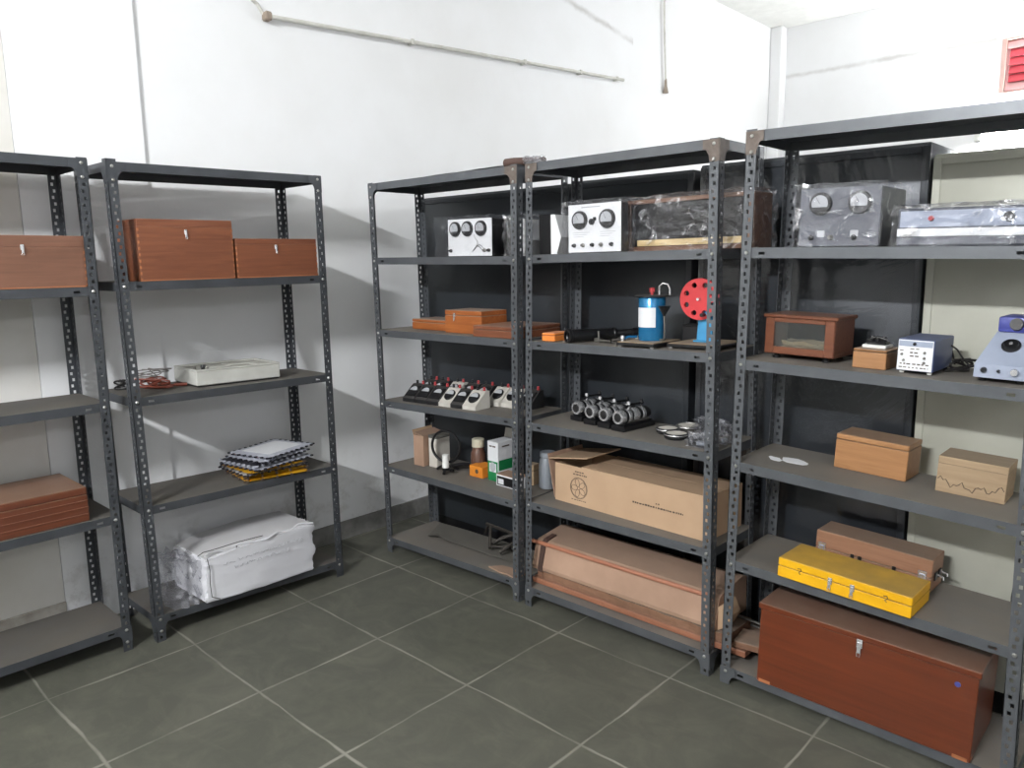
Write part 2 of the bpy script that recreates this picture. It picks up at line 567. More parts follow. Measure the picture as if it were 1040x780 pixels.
def struct(name, mb, parent=None):
    o = mb.obj(name, parent)
    if parent is None:
        o['kind'] = 'structure'
    return o


def copy_thing(src, loc, rz, label):
    r = src.copy(); C.objects.link(r)
    r.location = loc
    r.rotation_euler = (0, shelf_tilt(loc), rz)
    r['label'] = label
    for ch in list(src.children):
        c = ch.copy(); C.objects.link(c); c.parent = r
        for g in list(ch.children):
            d = g.copy(); C.objects.link(d); d.parent = c
    return r


R90 = PI/2
# ------------------------------------------------------------------ room shell
XL, XR, YF, YB, ZC = -0.34, 5.2, -5.0, 5.22, 3.72
struct('floor', MB().box(XL-0.1, XR+0.1, YF-0.1, YB+0.1, -0.1, 0, 'floor'))
struct('ceiling', MB().box(XL-0.1, XR+0.1, YF-0.1, YB+0.1, ZC, ZC+0.1, 'ceiling'))
struct('wall_left', MB().box(XL-0.1, XL, YF-0.1, YB+0.1, 0, ZC, 'wall_left'))
struct('wall_back', MB().box(XL, XR, YB, YB+0.1, 0, ZC, 'wall_right'))
struct('wall_right', MB().box(XR, XR+0.1, YF-0.1, YB+0.1, 0, ZC, 'wall'))
struct('wall_front', MB().box(XL, XR, YF-0.1, YF, 0, ZC, 'wall'))
struct('trim_1', MB().box(XL, XL+0.016, -1.455, -0.965, 0, ZC, 'wall_left'))      # shallow pilaster on the left wall
struct('trim_3', MB().box(XL, XL+0.013, YF, -1.457, 0, ZC, 'old_plaster'))     # older greyer plaster
struct('trim_2', MB().box(XL, XL+0.12, YB-0.12, YB, 0, ZC, 'wall', 0.01))                   # boxed corner
struct('baseboard_left', MB().box(XL, XL+0.012, -0.965, YB-0.12, 0, 0.105, 'skirt', 0.003))
struct('baseboard_front', MB().box(XL+0.013, XL+0.024, YF, -1.455, 0, 0.13, 'skirt_pale', 0.003))

# louvred ventilator high on the far wall
win = struct('window_1', MB().box(1.645, 2.56, YB-0.012, YB-0.002, 2.84, 3.23, 'pink_slat'))
fr = MB()
fr.box(1.613, 1.648, YB-0.05, YB, 2.82, 3.25, 'pinkframe', 0.003)
fr.box(2.555, 2.59, YB-0.05, YB, 2.82, 3.25, 'pinkframe', 0.003)
fr.box(1.648, 2.555, YB-0.05, YB, 2.82, 2.835, 'pinkframe', 0.003)
fr.box(1.648, 2.555, YB-0.05, YB, 3.235, 3.25, 'pinkframe', 0.003)
fr.obj('window_frame', win)
for i in range(6):
    z0 = 2.84+i*0.066
    sl = MB()
    T = Matrix.Translation((0, YB-0.028, z0+0.03)) @ Matrix.Rotation(math.radians(-18), 4, 'X')
    x0 = 1.652 if i in (0, 5) else 1.672
    sl.box(x0, 2.552, -0.004, 0.004, -0.032, 0.032, 'pink_slat' if i in (0, 5) else 'red_slat', 0.001, T)
    sl.obj('louvre_slat', win)

# tube light on the far wall, seen in the gap over the pale cupboard
tl = thing('tube_light', 'lit white tube light on the far wall above the pale cupboard', 'light', (2.1, YB, 2.46))
MB().box(-0.63, 0.63, -0.045, 0, 0.03, 0.075, 'white', 0.004).obj('batten', tl)
MB().cyl((-0.58, -0.06, 0.03), (0.58, -0.06, 0.03), 0.016, 'tube').obj('lamp_tube', tl)
for sx in (-1, 1):
    MB().box(sx*0.605-0.025, sx*0.605+0.025, -0.085, -0.0, 0.0, 0.06, 'white', 0.004).obj('lamp_holder', tl)

# slanting conduit on the left wall
p0, p1 = Vector((XL+0.03, -0.338, 2.682)), Vector((XL+0.03, 2.586, 2.846))
cd = thing('wall_conduit', 'long thin white conduit running slanted across the upper left wall', 'pipe', p0)
MB().tube([(0, 0, 0), p1-p0], 0.0105, 'conduit', 10).obj('pipe', cd)
for t in (0.3, 0.62, 0.82, 0.97):
    q = (p1-p0)*t
    cm = MB(); cm.box(-0.03, 0.013, q.y-0.010, q.y+0.010, q.z-0.015, q.z+0.015, 'conduit', 0.003); cm.obj('pipe_clip', cd)
MB().box(-0.03, 0.016, -0.024, 0.010, -0.02, 0.02, 'conduit_end', 0.006).obj('end_bracket', cd)
MB().tube([(-0.02, -0.01, 0.0), (-0.018, -0.05, 0.05), (-0.01, -0.08, 0.06)], 0.008, 'conduit').obj('bent_hook', cd)

vd = thing('drop_conduit', 'thin vertical conduit hanging down the left wall to a small switch', 'pipe', (XL+0.02, 3.14, 2.9))
MB().tube([(0, 0.0, 0.82), (0, 0.01, 0.5), (0, 0.045, 0.04)], 0.008, 'conduit', 8).obj('pipe', vd)
MB().lathe((0, 0.047, 0.05), (0, 0.05, -0.06), [(0, 0.009), (0.5, 0.013), (1, 0.024)], 'conduit_end', 10).obj('end_cap', vd)

# ------------------------------------------------------------------ cupboards standing behind the racks
def cupboard(label, x0, x1, y0, h, key, sheet=False, depth=0.45):
    cx = (x0+x1)/2; hw = (x1-x0)/2
    t = thing('steel_cupboard', label, 'cupboard', (cx, y0, 0), 0, 'steel cupboards behind the racks')
    b = MB()
    b.box(-hw, hw, 0, depth, 0.08, h, key, 0.006, seg=2)
    b.box(-hw, -hw+0.025, -0.004, 0.01, 0.08, h-0.01, key, 0.002)
    b.box(hw-0.025, hw, -0.004, 0.01, 0.08, h-0.01, key, 0.002)
    b.box(-hw+0.025, hw-0.025, -0.004, 0.01, h-0.035, h-0.01, key, 0.002)
    b.obj('cabinet_body', t)
    pl = MB()
    pl.box(-hw+0.01, hw-0.01, 0.015, depth-0.01, 0, 0.08, 'black')
    pl.obj('plinth', t)
    for sx in (-1, 1):
        d = MB(); d.box(min(0.003*sx, sx*(hw-0.006)), max(0.003*sx, sx*(hw-0.006)), depth, depth+0.014, 0.1, h-0.02, key, 0.003)
        dd = d.obj('door', t)
        MB().box(sx*0.05-0.01, sx*0.05+0.01, depth+0.014, depth+0.035, h*0.5-0.06, h*0.5+0.06, 'chrome', 0.004).obj('handle', dd)
    if sheet:
        n, mrows = 26, 40
        vs, fs = [], []
        rnd = random.Random(3)
        for j in range(mrows+1):
            for i in range(n+1):
                u, v = i/n, j/mrows
                x = -hw+0.004+u*(2*hw-0.012)
                z = 0.2+v*(h-0.21)
                y = -0.012-0.006*math.sin(7*u+5*v)*math.sin(9*v+2*u)-0.003*rnd.random()
                vs.append((x, y, z))
        for j in range(mrows):
            for i in range(n):
                a = j*(n+1)+i
                fs.append((a, a+1, a+n+2, a+n+1))
        s = MB().add(vs, fs, 'wrap_sheet')
        s.obj('polythene_cover', t)
    return t


cupboard('dark grey steel cupboard behind the rack nearest the room corner', -0.145, 0.90, 0.42, 1.866, 'cupboard')
cupboard('narrow dark grey steel cupboard behind the white two-meter panel', 0.94, 1.534, 0.42, 1.873, 'cupboard')
cupboard('dark grey steel cupboard covered in shiny polythene, behind the plastic-wrapped boxes', 1.565, 2.395, 0.42, 1.885, 'cupboard', True)
cupboard('pale greenish-grey steel cupboard behind the blue instruments', 2.405, 3.32, 0.42, 1.842, 'cupboard_pale')

# ------------------------------------------------------------------ slotted angle racks
LIP = 0.034
FL = 0.036      # flange width
TH = 0.0025


def flange(mb, fn, length, key, stagger):
    """a slotted strip: fn(a, h, d) gives the point at a across, h up, d deep"""
    pitch, hw, hh, c = 0.025, 0.0048, 0.0062, 0.020
    n = int((length-0.02)//pitch)
    z0 = 0.012

    def quad(a0, a1, h0, h1):
        for d in (0, TH):
            mb.add([fn(a0, h0, d), fn(a1, h0, d), fn(a1, h1, d), fn(a0, h1, d)], [(0, 1, 2, 3)], key)

    def side(a0, h0, a1, h1):
        mb.add([fn(a0, h0, 0), fn(a1, h1, 0), fn(a1, h1, TH), fn(a0, h0, TH)], [(0, 1, 2, 3)], key)
    last = 0.0
    for i in range(n):
        ce = c+(0.003 if i % 2 else -0.003)*stagger
        hb = z0+i*pitch; ht = hb+2*hh
        quad(0, FL, last, hb)
        quad(0, ce-hw, hb, ht); quad(ce+hw, FL, hb, ht)
        side(ce-hw, hb, ce+hw, hb); side(ce-hw, ht, ce+hw, ht)
        side(ce-hw, hb, ce-hw, ht); side(ce+hw, hb, ce+hw, ht)
        last = ht
    quad(0, FL, last, length)
    side(0, 0, 0, length); side(FL, 0, FL, length); side(0, 0, FL, 0); side(0, length, FL, length)


def rack(label, kind, xb, xt, yfront, depth, H, levels, key, rust=()):
    """xb/xt: (left, right) x of the rack at the floor and at the top, along the row; kind 'row' faces -y, 'side' faces +x.
    levels: (z left, z right) for each shelf"""
    cx = (xb[0]+xb[1])/2
    W = xb[1]-xb[0]
    root = thing('slotted_rack', label, 'rack', (cx, yfront, 0) if kind == 'row' else (yfront, cx, 0), 0, 'grey slotted angle racks')

    def Wp(u, y, z):           # u in metres from the left edge of a rack W wide
        k = z/H
        l = xb[0]+(xt[0]-xb[0])*k
        r = xb[1]+(xt[1]-xb[1])*k
        # keep flange widths true near the ends, stretch the middle
        s = u/W
        x = l+(r-l)*s if 0.05 < s < 0.95 else (l+u if s <= 0.05 else r-(W-u))
        return Vector((x-cx, y, z)) if kind == 'row' else Vector((-y, x-cx, z))

    posts = []
    for iy in (0, 1):
        for ix in (0, 1):
            mb = MB()
            sx = 1 if ix == 0 else -1
            ox = 0 if ix == 0 else W
            sy = 1 if iy == 0 else -1
            oy = 0 if iy == 0 else depth
            flange(mb, lambda a, h, d: Wp(ox+sx*a, oy+sy*d, h), H, key, 1)
            flange(mb, lambda a, h, d: Wp(ox+sx*d, oy+sy*a, h), H, key, -1)
            p = mb.obj('post', root, smooth=False)
            posts.append(p)
            # bolts where the shelves meet this post
            if iy == 0:
                for li, (zl, zr) in enumerate(levels):
                    z = (zl if ix == 0 else zr)-LIP*0.5
                    top = li == len(levels)-1
                    for (a, dz) in (((0.02, 0.0), (0.02, -0.05)) if (top or li == 0 and z > 0.08) else ((0.02, 0.0),)):
                        q = Wp(ox+sx*a, -0.0, z+dz)
                        nn = Vector((0, -1, 0)) if kind == 'row' else Vector((1, 0, 0))
                        b = MB().lathe(q-nn*0.003, q+nn*0.005, [(0, 0.0065), (0.7, 0.0065), (1, 0.004)], 'bolt', 8)
                        b.obj('bolt', p)
    # shelves
    for li, (zl, zr) in enumerate(levels):
        mb = MB()
        g = TH+0.0008
        Z = lambda u: zl+(zr-zl)*u/W
        S = lambda u, y, dz: Wp(u, y, Z(u)+dz)
        n = 14
        us = [g+(W-2*g)*i/n for i in range(n+1)]
        ys = [g, depth/2, depth-g]
        for k, dz in enumerate((0.0, -0.0018)):
            vs, fs = [], []
            for y in ys:
                for u in us:
                    sag = -0.0*math.sin(PI*u/W)*(1 if k == 0 else 1)
                    vs.append(S(u, y, dz+sag))
            for j in range(2):
                for i in range(n):
                    a = j*(n+1)+i
                    fs.append((a, a+1, a+n+2, a+n+1))
            mb.add(vs, fs, key)
        # front and back lips with a slot near each end, side lips plain
        sl = 0.075
        cuts = [g, sl-0.011, sl+0.011] + [sl+0.011+(W-2*(sl+0.011))*i/8 for i in range(1, 8)] + [W-sl-0.011, W-sl+0.011, W-g]
        hs = [0.0, -LIP*0.4, -LIP*0.66, -LIP]
        for y in (g, g+0.0018, depth-g-0.0018, depth-g):
            for i in range(len(cuts)-1):
                hole = i in (1, len(cuts)-3) and li < len(levels)-1
                for j in range(3):
                    if hole and j == 1:
                        continue
                    pts = []
                    for (u, h) in ((cuts[i], hs[j]), (cuts[i+1], hs[j]), (cuts[i+1], hs[j+1]), (cuts[i], hs[j+1])):
                        sag = -0.0*math.sin(PI*u/W)
                        pts.append(S(u, y, h+sag))
                    mb.add(pts, [(0, 1, 2, 3)], key)
        for ya, yb in ((g, g+0.0018), (depth-g-0.0018, depth-g)):
            for i in range(len(cuts)-1):
                p = [S(cuts[i], ya, -LIP), S(cuts[i+1], ya, -LIP),
                     S(cuts[i+1], yb, -LIP), S(cuts[i], yb, -LIP)]
                mb.add(p, [(0, 1, 2, 3)], key)
        for u in (g, W-g):
            for du in (0, 0.0018 if u < 0.5 else -0.0018):
                mb.add([S(u+du, g, 0), S(u+du, depth-g, 0), S(u+du, depth-g, -LIP), S(u+du, g, -LIP)], [(0, 1, 2, 3)], key)
        mb.obj('shelf', root, smooth=False)
    # corner plates under the top and bottom shelf
    for li in (0, len(levels)-1):
        L = 0.038 if li else 0.028
        for ix in (0, 1):
            zt = levels[li][ix]-0.002
            down = min(LIP+L, zt-0.004)
            prof = [(0, 0), (FL+L*0.75, 0), (FL+L*0.75, -LIP*0.8)]
            for k in range(7):
                an = PI/2*k/6
                prof.append((FL+L*0.72*(1-math.sin(an)), -LIP*0.9-(down-LIP*0.9)*(1-math.cos(an))))
            prof += [(0, -down)]
            for face in ('front', 'side'):
                key2 = 'rust' if (li and (ix, face) in rust) else key
                mb = MB()
                ox, sx = (0, 1) if ix == 0 else (W, -1)
                fr_, bk = [], []
                for (a, dz) in prof:
                    if face == 'front':
                        fr_.append(Wp(ox+sx*a, -0.0016, zt+dz)); bk.append(Wp(ox+sx*a, -0.0002, zt+dz))
                    else:
                        fr_.append(Wp(ox-sx*0.0016, a, zt+dz)); bk.append(Wp(ox-sx*0.0002, a, zt+dz))
                n = len(prof)
                fs = [tuple(range(n)), tuple(range(2*n-1, n-1, -1))]+[(i, (i+1) % n, n+(i+1) % n, n+i) for i in range(n)]
                mb.add(fr_+bk, fs, key2)
                mb.obj('corner_plate', root, smooth=False)
    return root


LV3 = [(0.080, 0.100), (0.472, 0.468), (0.818, 0.842), (1.185, 1.188), (1.548, 1.541), (1.911, 1.911)]
LV4 = [(0.092, 0.090), (0.486, 0.486), (0.838, 0.842), (1.188, 1.196), (1.545, 1.553), (1.911, 1.914)]
LV5 = [(0.066, 0.046), (0.472, 0.436), (0.830, 0.790), (1.184, 1.163), (1.554, 1.540), (1.922, 1.910)]
LV2 = [(0.112, 0.080), (0.575, 0.562), (1.015, 1.007), (1.462, 1.468), (1.905, 1.915)]
LV1 = [(0.106, 0.106), (0.564, 0.564), (1.010, 1.010), (1.448, 1.448), (1.911, 1.911)]
rack('grey slotted rack at the far left edge, cut off by the photo', 'side', (-2.25, -1.337), (-2.243, -1.331), 0.055, 0.33, 1.914, LV1, 'rack_dark')
rack('grey slotted rack along the left wall holding the white parcel and paper packets', 'side', (-1.251, -0.347), (-1.276, -0.358), 0.08, 0.34, 1.915, LV2, 'rack_dark')
rack('grey slotted rack in the corner holding the row of small meters', 'row', (-0.011, 0.938), (-0.05, 0.957), 0.0, 0.335, 1.914, LV3, 'rack', ((1, 'front'),))
rack('middle grey slotted rack of the right row holding the long cardboard carton', 'row', (0.975, 1.883), (1.005, 1.866), 0.0, 0.335, 1.915, LV4, 'rack', ((0, 'front'), (1, 'front'), (1, 'side'), (0, 'side')))
rack('nearest grey slotted rack at right holding the big brown trunk', 'row', (1.927, 2.835), (1.96, 2.80), 0.0, 0.335, 1.926, LV5, 'rack', ((0, 'front'),))


def lev(LV, i, x, x0, x1):
    return LV[i][0]+(LV[i][1]-LV[i][0])*(x-x0)/(x1-x0)+0.0010


def Z3(i, x): return lev(LV3, i, x, -0.011, 0.938)
def Z4(i, x): return lev(LV4, i, x, 0.975, 1.883)
def Z5(i, x): return lev(LV5, i, x, 1.93, 2.83)
def Z2(i, y): return lev(LV2, i, y, -1.251, -0.347)
def Z1(i, y): return lev(LV1, i, y, -2.25, -1.337)


TILTS += [(LV3, -0.011, 0.938, 'row'), (LV4, 0.975, 1.883, 'row'), (LV5, 1.93, 2.83, 'row'), (LV2, -1.251, -0.347, 'side'), (LV1, -2.25, -1.337, 'side')]


def T5(i): return math.atan2(LV5[i][0]-LV5[i][1], 0.9)

# ------------------------------------------------------------------ wooden boxes
def latch_part(parent, x, y, z, h=0.03, w=0.012, key='chrome'):
    m = MB()
    m.box(x-w/2, x+w/2, y-0.003, y, z-h*0.35, z+h*0.3, key, 0.001)
    m.box(x-w*0.32, x+w*0.32, y-0.007, y-0.003, z-h*0.7, z+h*0.1, key, 0.001)
    m.tube([(x-w*0.3, y-0.005, z-h*0.62), (x-w*0.25, y-0.006, z-h*0.95), (x+w*0.25, y-0.006, z-h*0.95), (x+w*0.3, y-0.005, z-h*0.62)], 0.0013, key, 6)
    return m.obj('latch', parent)


def wooden_box(name, label, loc, rz, w, d, h, key, lid=0.25, latches=(), group=None, fingers=False, tilt=0.0, overhang=0.0, cat='box', bands=False, lhz=None):
    """origin at the middle of the base; front at -y"""
    t = thing(name, label, cat, loc, rz, group, tilt)
    hl = h*(1-lid)
    fine = fingers or 'scuffed' in label
    gap, bv = (0.0002, 0.0006) if fine else (0.0008, 0.002)
    b = MB()
    b.box(-w/2, w/2, -d/2, d/2, 0, hl-gap, key, bv)
    if fingers:
        n = int(h/0.012)
        for i in range(n):
            if (i % 2) == 0 and (i+1)*0.012 < hl:
                for sx in (-1, 1):
                    b.box(sx*w/2-0.005 if sx > 0 else -w/2-0.0006, w/2+0.0006 if sx > 0 else -w/2+0.005, -d/2-0.0006, -d/2+0.005, i*0.012, i*0.012+0.011, 'wood_edge')
        b.box(-w/2, w/2, -d/2-0.0006, -d/2+0.002, 0.0, 0.005, 'wood_edge')
    if bands:
        for k in range(1, 5):
            z = h*k/5
            if z < hl-0.004:
                b.box(-w/2-0.0012, w/2+0.0012, -d/2-0.0012, d/2+0.0012, z-0.0035, z+0.0035, key, 0.001)
    b.obj('box_body', t)
    m = MB()
    o = overhang
    m.box(-w/2-o, w/2+o, -d/2-o, d/2+o, hl+gap, h, key, bv*1.2)
    m.obj('lid', t)
    for lx in latches:
        latch_part(t, lx, -d/2-0.0008-o, hl if lhz is None else lhz)
    return t


# rack at the far left
yq = -1.437
wooden_box('wooden_box', 'brown finger-jointed wooden box on the far left rack, cut by the photo edge', (0.055-0.012-0.13, -1.365-0.26, Z1(3, -1.6)), R90, 0.52, 0.26, 0.185, 'wood_brown', 0.22, (0.06,), 'finger-jointed wooden boxes', True)
wooden_box('wooden_box', 'low red banded wooden chest with a dusty top on the far left rack', (0.055-0.015-0.15, -1.441-0.31, Z1(1, -1.7)), R90, 0.62, 0.30, 0.132, 'wood_stack', 0.22, (), None, False, bands=True, cat='chest')
# rack along the left wall
wooden_box('wooden_box', 'taller finger-jointed brown wooden box on the left wall rack', (0.08-0.018-0.12, -0.985, Z2(3, -0.985)), R90, 0.385, 0.24, 0.238, 'wood_red', 0.12, (-0.005,), 'finger-jointed wooden boxes', True, lhz=0.19)
wooden_box('wooden_box', 'shorter finger-jointed brown box right of the taller wooden one', (0.08-0.018-0.11, -0.585, Z2(3, -0.585)), R90, 0.392, 0.22, 0.165, 'wood_red', 0.14, (-0.01,), 'finger-jointed wooden boxes', True, lhz=0.13)

# cream shallow tray-like instrument box
t = thing('circuit_box', 'shallow cream box with an uneven dusty top beside a tangle of cable', 'box', (-0.105, -0.775, Z2(2, -0.775)), R90-0.04)
b = MB(); b.box(-0.19, 0.19, -0.12, 0.12, 0.006, 0.066, 'cream', 0.003); b.obj('box_body', t)
b = MB(); b.box(-0.183, 0.183, -0.115, 0.115, 0, 0.006, 'black'); b.obj('base', t)
b = MB()
b.box(-0.19, 0.19, -0.12, -0.108, 0.066, 0.074, 'cream', 0.002); b.box(-0.19, 0.19, 0.108, 0.12, 0.066, 0.074, 'cream', 0.002)
b.box(-0.19, -0.178, -0.108, 0.108, 0.066, 0.074, 'cream', 0.002); b.box(0.178, 0.19, -0.108, 0.108, 0.066, 0.074, 'cream', 0.002)
b.obj('rim', t)
for x, y, a, l in ((-0.06, -0.02, 0.1, 0.1), (0.07, 0.02, -0.05, 0.15), (0.13, -0.05, 0.2, 0.07)):
    T = Matrix.Translation((x, y, 0.066)) @ Matrix.Rotation(a, 4, 'Z')
    MB().box(-l/2, l/2, -0.03, 0.03, 0, 0.006, 'cream', 0.002, T).obj('panel', t)
MB().lathe((-0.135, -0.06, 0.066), (-0.135, -0.06, 0.086), [(0, 0.008), (0.5, 0.008), (0.6, 0.011), (1, 0.009)], 'black', 14).obj('knob', t)
MB().lathe((-0.16, -0.03, 0.066), (-0.16, -0.03, 0.078), [(0, 0.006), (1, 0.005)], 'steel', 12).obj('terminal', t)


def coil(rnd, cx, cy, z0, rx, ry, turns, h, n=90):
    pts = []
    ph = rnd.uniform(0, 6)
    for i in range(n):
        a = 2*PI*turns*i/n+ph
        k = 0.55+0.45*math.sin(a*0.37+ph)
        pts.append((cx+rx*k*math.cos(a), cy+ry*k*math.sin(a*1.07), z0+h*(0.5+0.5*math.sin(a*0.61+ph))))
    return pts


rnd = random.Random(5)
for nm, key, lab, cx, cy, tn in (('cable', 'cable_red', 'red-brown tangled cable beside the shallow cream box', -0.13, -1.085, 4), ('cable', 'cable_black', 'black coiled cable behind the rack post at the left wall', -0.19, -1.195, 3), ('cable', 'cable_grey', 'thin grey wire looped over the red-brown cable', -0.15, -1.09, 2)):
    z = Z2(2, cy)+(0.004 if key != 'cable_grey' else 0.046)
    kk = 0.42 if key == 'cable_black' else 1.0
    t = thing(nm, lab, 'cable', (cx, cy, z), 0)
    MB().tube(coil(rnd, 0, 0, 0.0, 0.065*kk, 0.06*kk, tn*2, 0.035), 0.0038 if key != 'cable_grey' else 0.0025, key, 6).obj('cord', t)
    if key == 'cable_red':
        MB().lathe((0.03, 0.06, 0.004), (0.055, 0.11, 0.004), [(0, 0.004), (0.3, 0.008), (1, 0.007)], key, 10).obj('plug', t)

# stack of padded packets
rnd = random.Random(11)
looks = [('yellow', 'env_yellow'), ('yellow', 'env_yellow'), ('grey', 'env_grey'), ('yellow', 'env_yellow'), ('grey', 'env_grey'), ('black', 'env_black'), ('grey', 'env_grey'), ('grey', 'env_grey')]
places = ['at the very bottom of the stack', 'second from the bottom', 'third from the bottom', 'fourth from the bottom between grey ones', 'fifth from the bottom', 'third from the top', 'just under the topmost one', 'topmost of the stack with a white centre']
z = Z2(1, -0.6)
for i, ((nm, key), pl) in enumerate(zip(looks, places)):
    W_, D_ = (0.30+rnd.uniform(-0.02, 0.02), 0.25+rnd.uniform(-0.015, 0.015))
    hh = 0.0128
    cx, cy = -0.055+rnd.uniform(-0.012, 0.012), -0.645+rnd.uniform(-0.02, 0.02)
    rz = R90+(-0.12+0.05*i if i < 4 else 0.22+rnd.uniform(-0.08, 0.08))
    if i == 7:
        cx, cy, rz = -0.075, -0.60, R90+0.30
    t = thing('paper_packet', '%s chequered paper packet, %s' % ({'yellow': 'yellow', 'grey': 'pale grey', 'black': 'black'}[nm], pl), 'packet', (cx, cy, z), rz, 'paper packets stacked on the left wall rack')
    n = 12
    vs, fs = [], []
    for s in (0, 1):
        for j in range(n+1):
            for k in range(n+1):
                u, v = k/n, j/n
                edge = min(u, 1-u, v, 1-v)
                puff = min(1, edge*7)
                wave = 0.5+0.5*math.sin(8*u+i)*math.sin(7*v+2*i)
                zz = hh*(0.5-0.45*puff) if s == 0 else hh*(0.5+0.45*puff)
                zz += 0.004*wave*(1-puff)
                vs.append(((u-0.5)*W_, (v-0.5)*D_, max(zz, 0)))
    off = (n+1)**2
    for s in (0, 1):
        for j in range(n):
            for k in range(n):
                a = s*off+j*(n+1)+k
                fs.append((a, a+1, a+n+2, a+n+1))
    for k in range(n):
        for a, b_ in ((k, k+1), (n*(n+1)+k, n*(n+1)+k+1), (k*(n+1), (k+1)*(n+1)), (k*(n+1)+n, (k+1)*(n+1)+n)):
            fs.append((a, b_, b_+off, a+off))
    body = MB().add(vs, fs, key)
    # dashed black chequer along the rim, both rows
    cb = body
    ck = {'yellow': 'ink', 'grey': 'env_black', 'black': 'env_grey'}[nm]
    step = 0.017 if nm != 'yellow' else 0.034
    for sy in (-1, 1):
        for k in range(int(W_/step)):
            if k % 2 == 0:
                x = -W_/2+k*step
                cb.box(x, x+(step*0.6 if nm != 'yellow' else 0.008), sy*D_/2-0.009, sy*D_/2+0.0008, hh*0.40, hh*0.93, ck)
    for sx in (-1, 1):
        for k in range(int(D_/step)):
            if k % 2 == 0:
                y = -D_/2+k*step
                cb.box(sx*W_/2-0.011, sx*W_/2+0.0008, y, y+(step*0.6 if nm != 'yellow' else 0.008), hh*0.40, hh*0.93, ck)
    cb.obj('packet', t)
    if nm != 'yellow' and i >= 5:
        MB().box(-W_*0.36, W_*0.36, -D_*0.34, D_*0.34, hh*0.93, hh*0.97, 'white_paper').obj('label', t)
    z += hh+0.0006

# large white sewn parcel
t = thing('sack_parcel', 'big white sewn sack parcel on the bottom shelf of the left wall rack', 'parcel', (-0.045, -0.785, Z2(0, -0.785)), R90+0.02)
rnd = random.Random(21)
bm = bmesh.new()
bmesh.ops.create_cube(bm, size=1)
bmesh.ops.subdivide_edges(bm, edges=list(bm.edges), cuts=13, use_grid_fill=True)
for q in bm.verts:
    c = q.co.copy()
    x, y, zz = c.x*0.535, c.y*0.30, (c.z+0.5)*0.222
    zz += (c.z+0.5)*(0.006*math.sin(5*c.x+1)+0.022*(c.x-0.1))
    y *= 1+0.05*math.sin(4*c.x+2)
    if c.x < -0.3:
        k = (-0.3-c.x)/0.2
        y *= 1-0.06*k*abs(c.z)
        zz *= 1-0.05*k
    amp = 0.002
    x += rnd.uniform(-amp, amp); y += rnd.uniform(-amp, amp); zz += rnd.uniform(0, amp)*(1 if c.z > -0.49 else 0)
    q.co = (x, y, max(zz, 0.0))
bmesh.ops.bevel(bm, geom=[e for e in bm.edges if len(e.link_faces) == 2 and e.calc_face_angle() > 1.0], offset=0.007, segments=2, affect='EDGES')
bm.verts.index_update()
MB().add([q.co.copy() for q in bm.verts], [[q.index for q in f.verts] for f in bm.faces], 'parcel').obj('sack', t)
bm.free()
seam = MB()
pts = []
for i in range(40):
    u = i/39
    pts.append((-0.265+0.53*u, -0.145+0.012*math.sin(9*u)+0.006*math.sin(31*u), 0.224+0.024*(u-0.6)+0.006*math.sin(23*u)))
seam.tube(pts, 0.0045, 'parcel', 6)
seam.obj('sewn_seam', t)
tw = MB()
tw.tube([(-0.13+0.004*math.sin(k), -0.158+0.002*math.sin(2*k), 0.213+0.01*math.sin(k*0.7)) for k in [x*0.3 for x in range(12)]], 0.0016, 'twine', 5)
tw.tube([(-0.26, -0.155, 0.2), (-0.254, -0.162, 0.15), (-0.256, -0.163, 0.09), (-0.25, -0.163, 0.03), (-0.215, -0.165, 0.012)], 0.0018, 'twine', 5)
tw.tube([(-0.275, -0.10, 0.2), (-0.265, -0.13, 0.222), (-0.22, -0.15, 0.23), (-0.12, -0.152, 0.236), (0.0, -0.152, 0.235)], 0.0018, 'twine', 5)
tw.obj('twine', t)
pm = MB()
rnd = random.Random(4)
for r_ in range(2):
    x = -0.19+0.05*r_
    while x < 0.19-0.06*r_:
        l = rnd.uniform(0.012, 0.03)
        p = [(x+l*k/5, -0.1605-0.0012*math.sin(x*9), 0.168-0.03*r_+0.05*x+rnd.uniform(-0.007, 0.007)) for k in range(6)]
        pm.tube(p, 0.0011, 'pen', 4)
        x += l+rnd.uniform(0.004, 0.012)
pm.obj('pen_marks', t)
b = MB(); b.wrapbox(-0.375, -0.275, -0.10, 0.11, 0.0, 0.17, 'wrap_bag', 6, 0.028, 9); b.obj('loose_plastic', t)


# ------------------------------------------------------------------ corner rack: wrapped meter units
def dial(parent, x, y, z, r, name='meter_dial', key='black', face='dial_grey'):
    m = MB()
    m.lathe((x, y, z), (x, y-0.012, z), [(0, r), (0.7, r), (1, r*0.94)], key, 28)
    o = m.obj(name, parent)
    f = MB()
    n = 20
    pts = [(r*0.74*math.cos(-0.45+(PI+0.9)*k/n), r*0.74*math.sin(-0.45+(PI+0.9)*k/n)) for k in range(n+1)]
    f.prism([(x+a, z+b) for a, b in pts], y-0.0135, y-0.0118, face, 'xz')
    fo = f.obj('scale_window', o)
    nm = MB()
    nm.prism([(x-0.0008, z), (x+0.0008, z), (x-r*0.35, z+r*0.6), (x-r*0.38, z+r*0.6)], y-0.0142, y-0.0136, 'black', 'xz')
    nm.obj('needle', o)
    return o


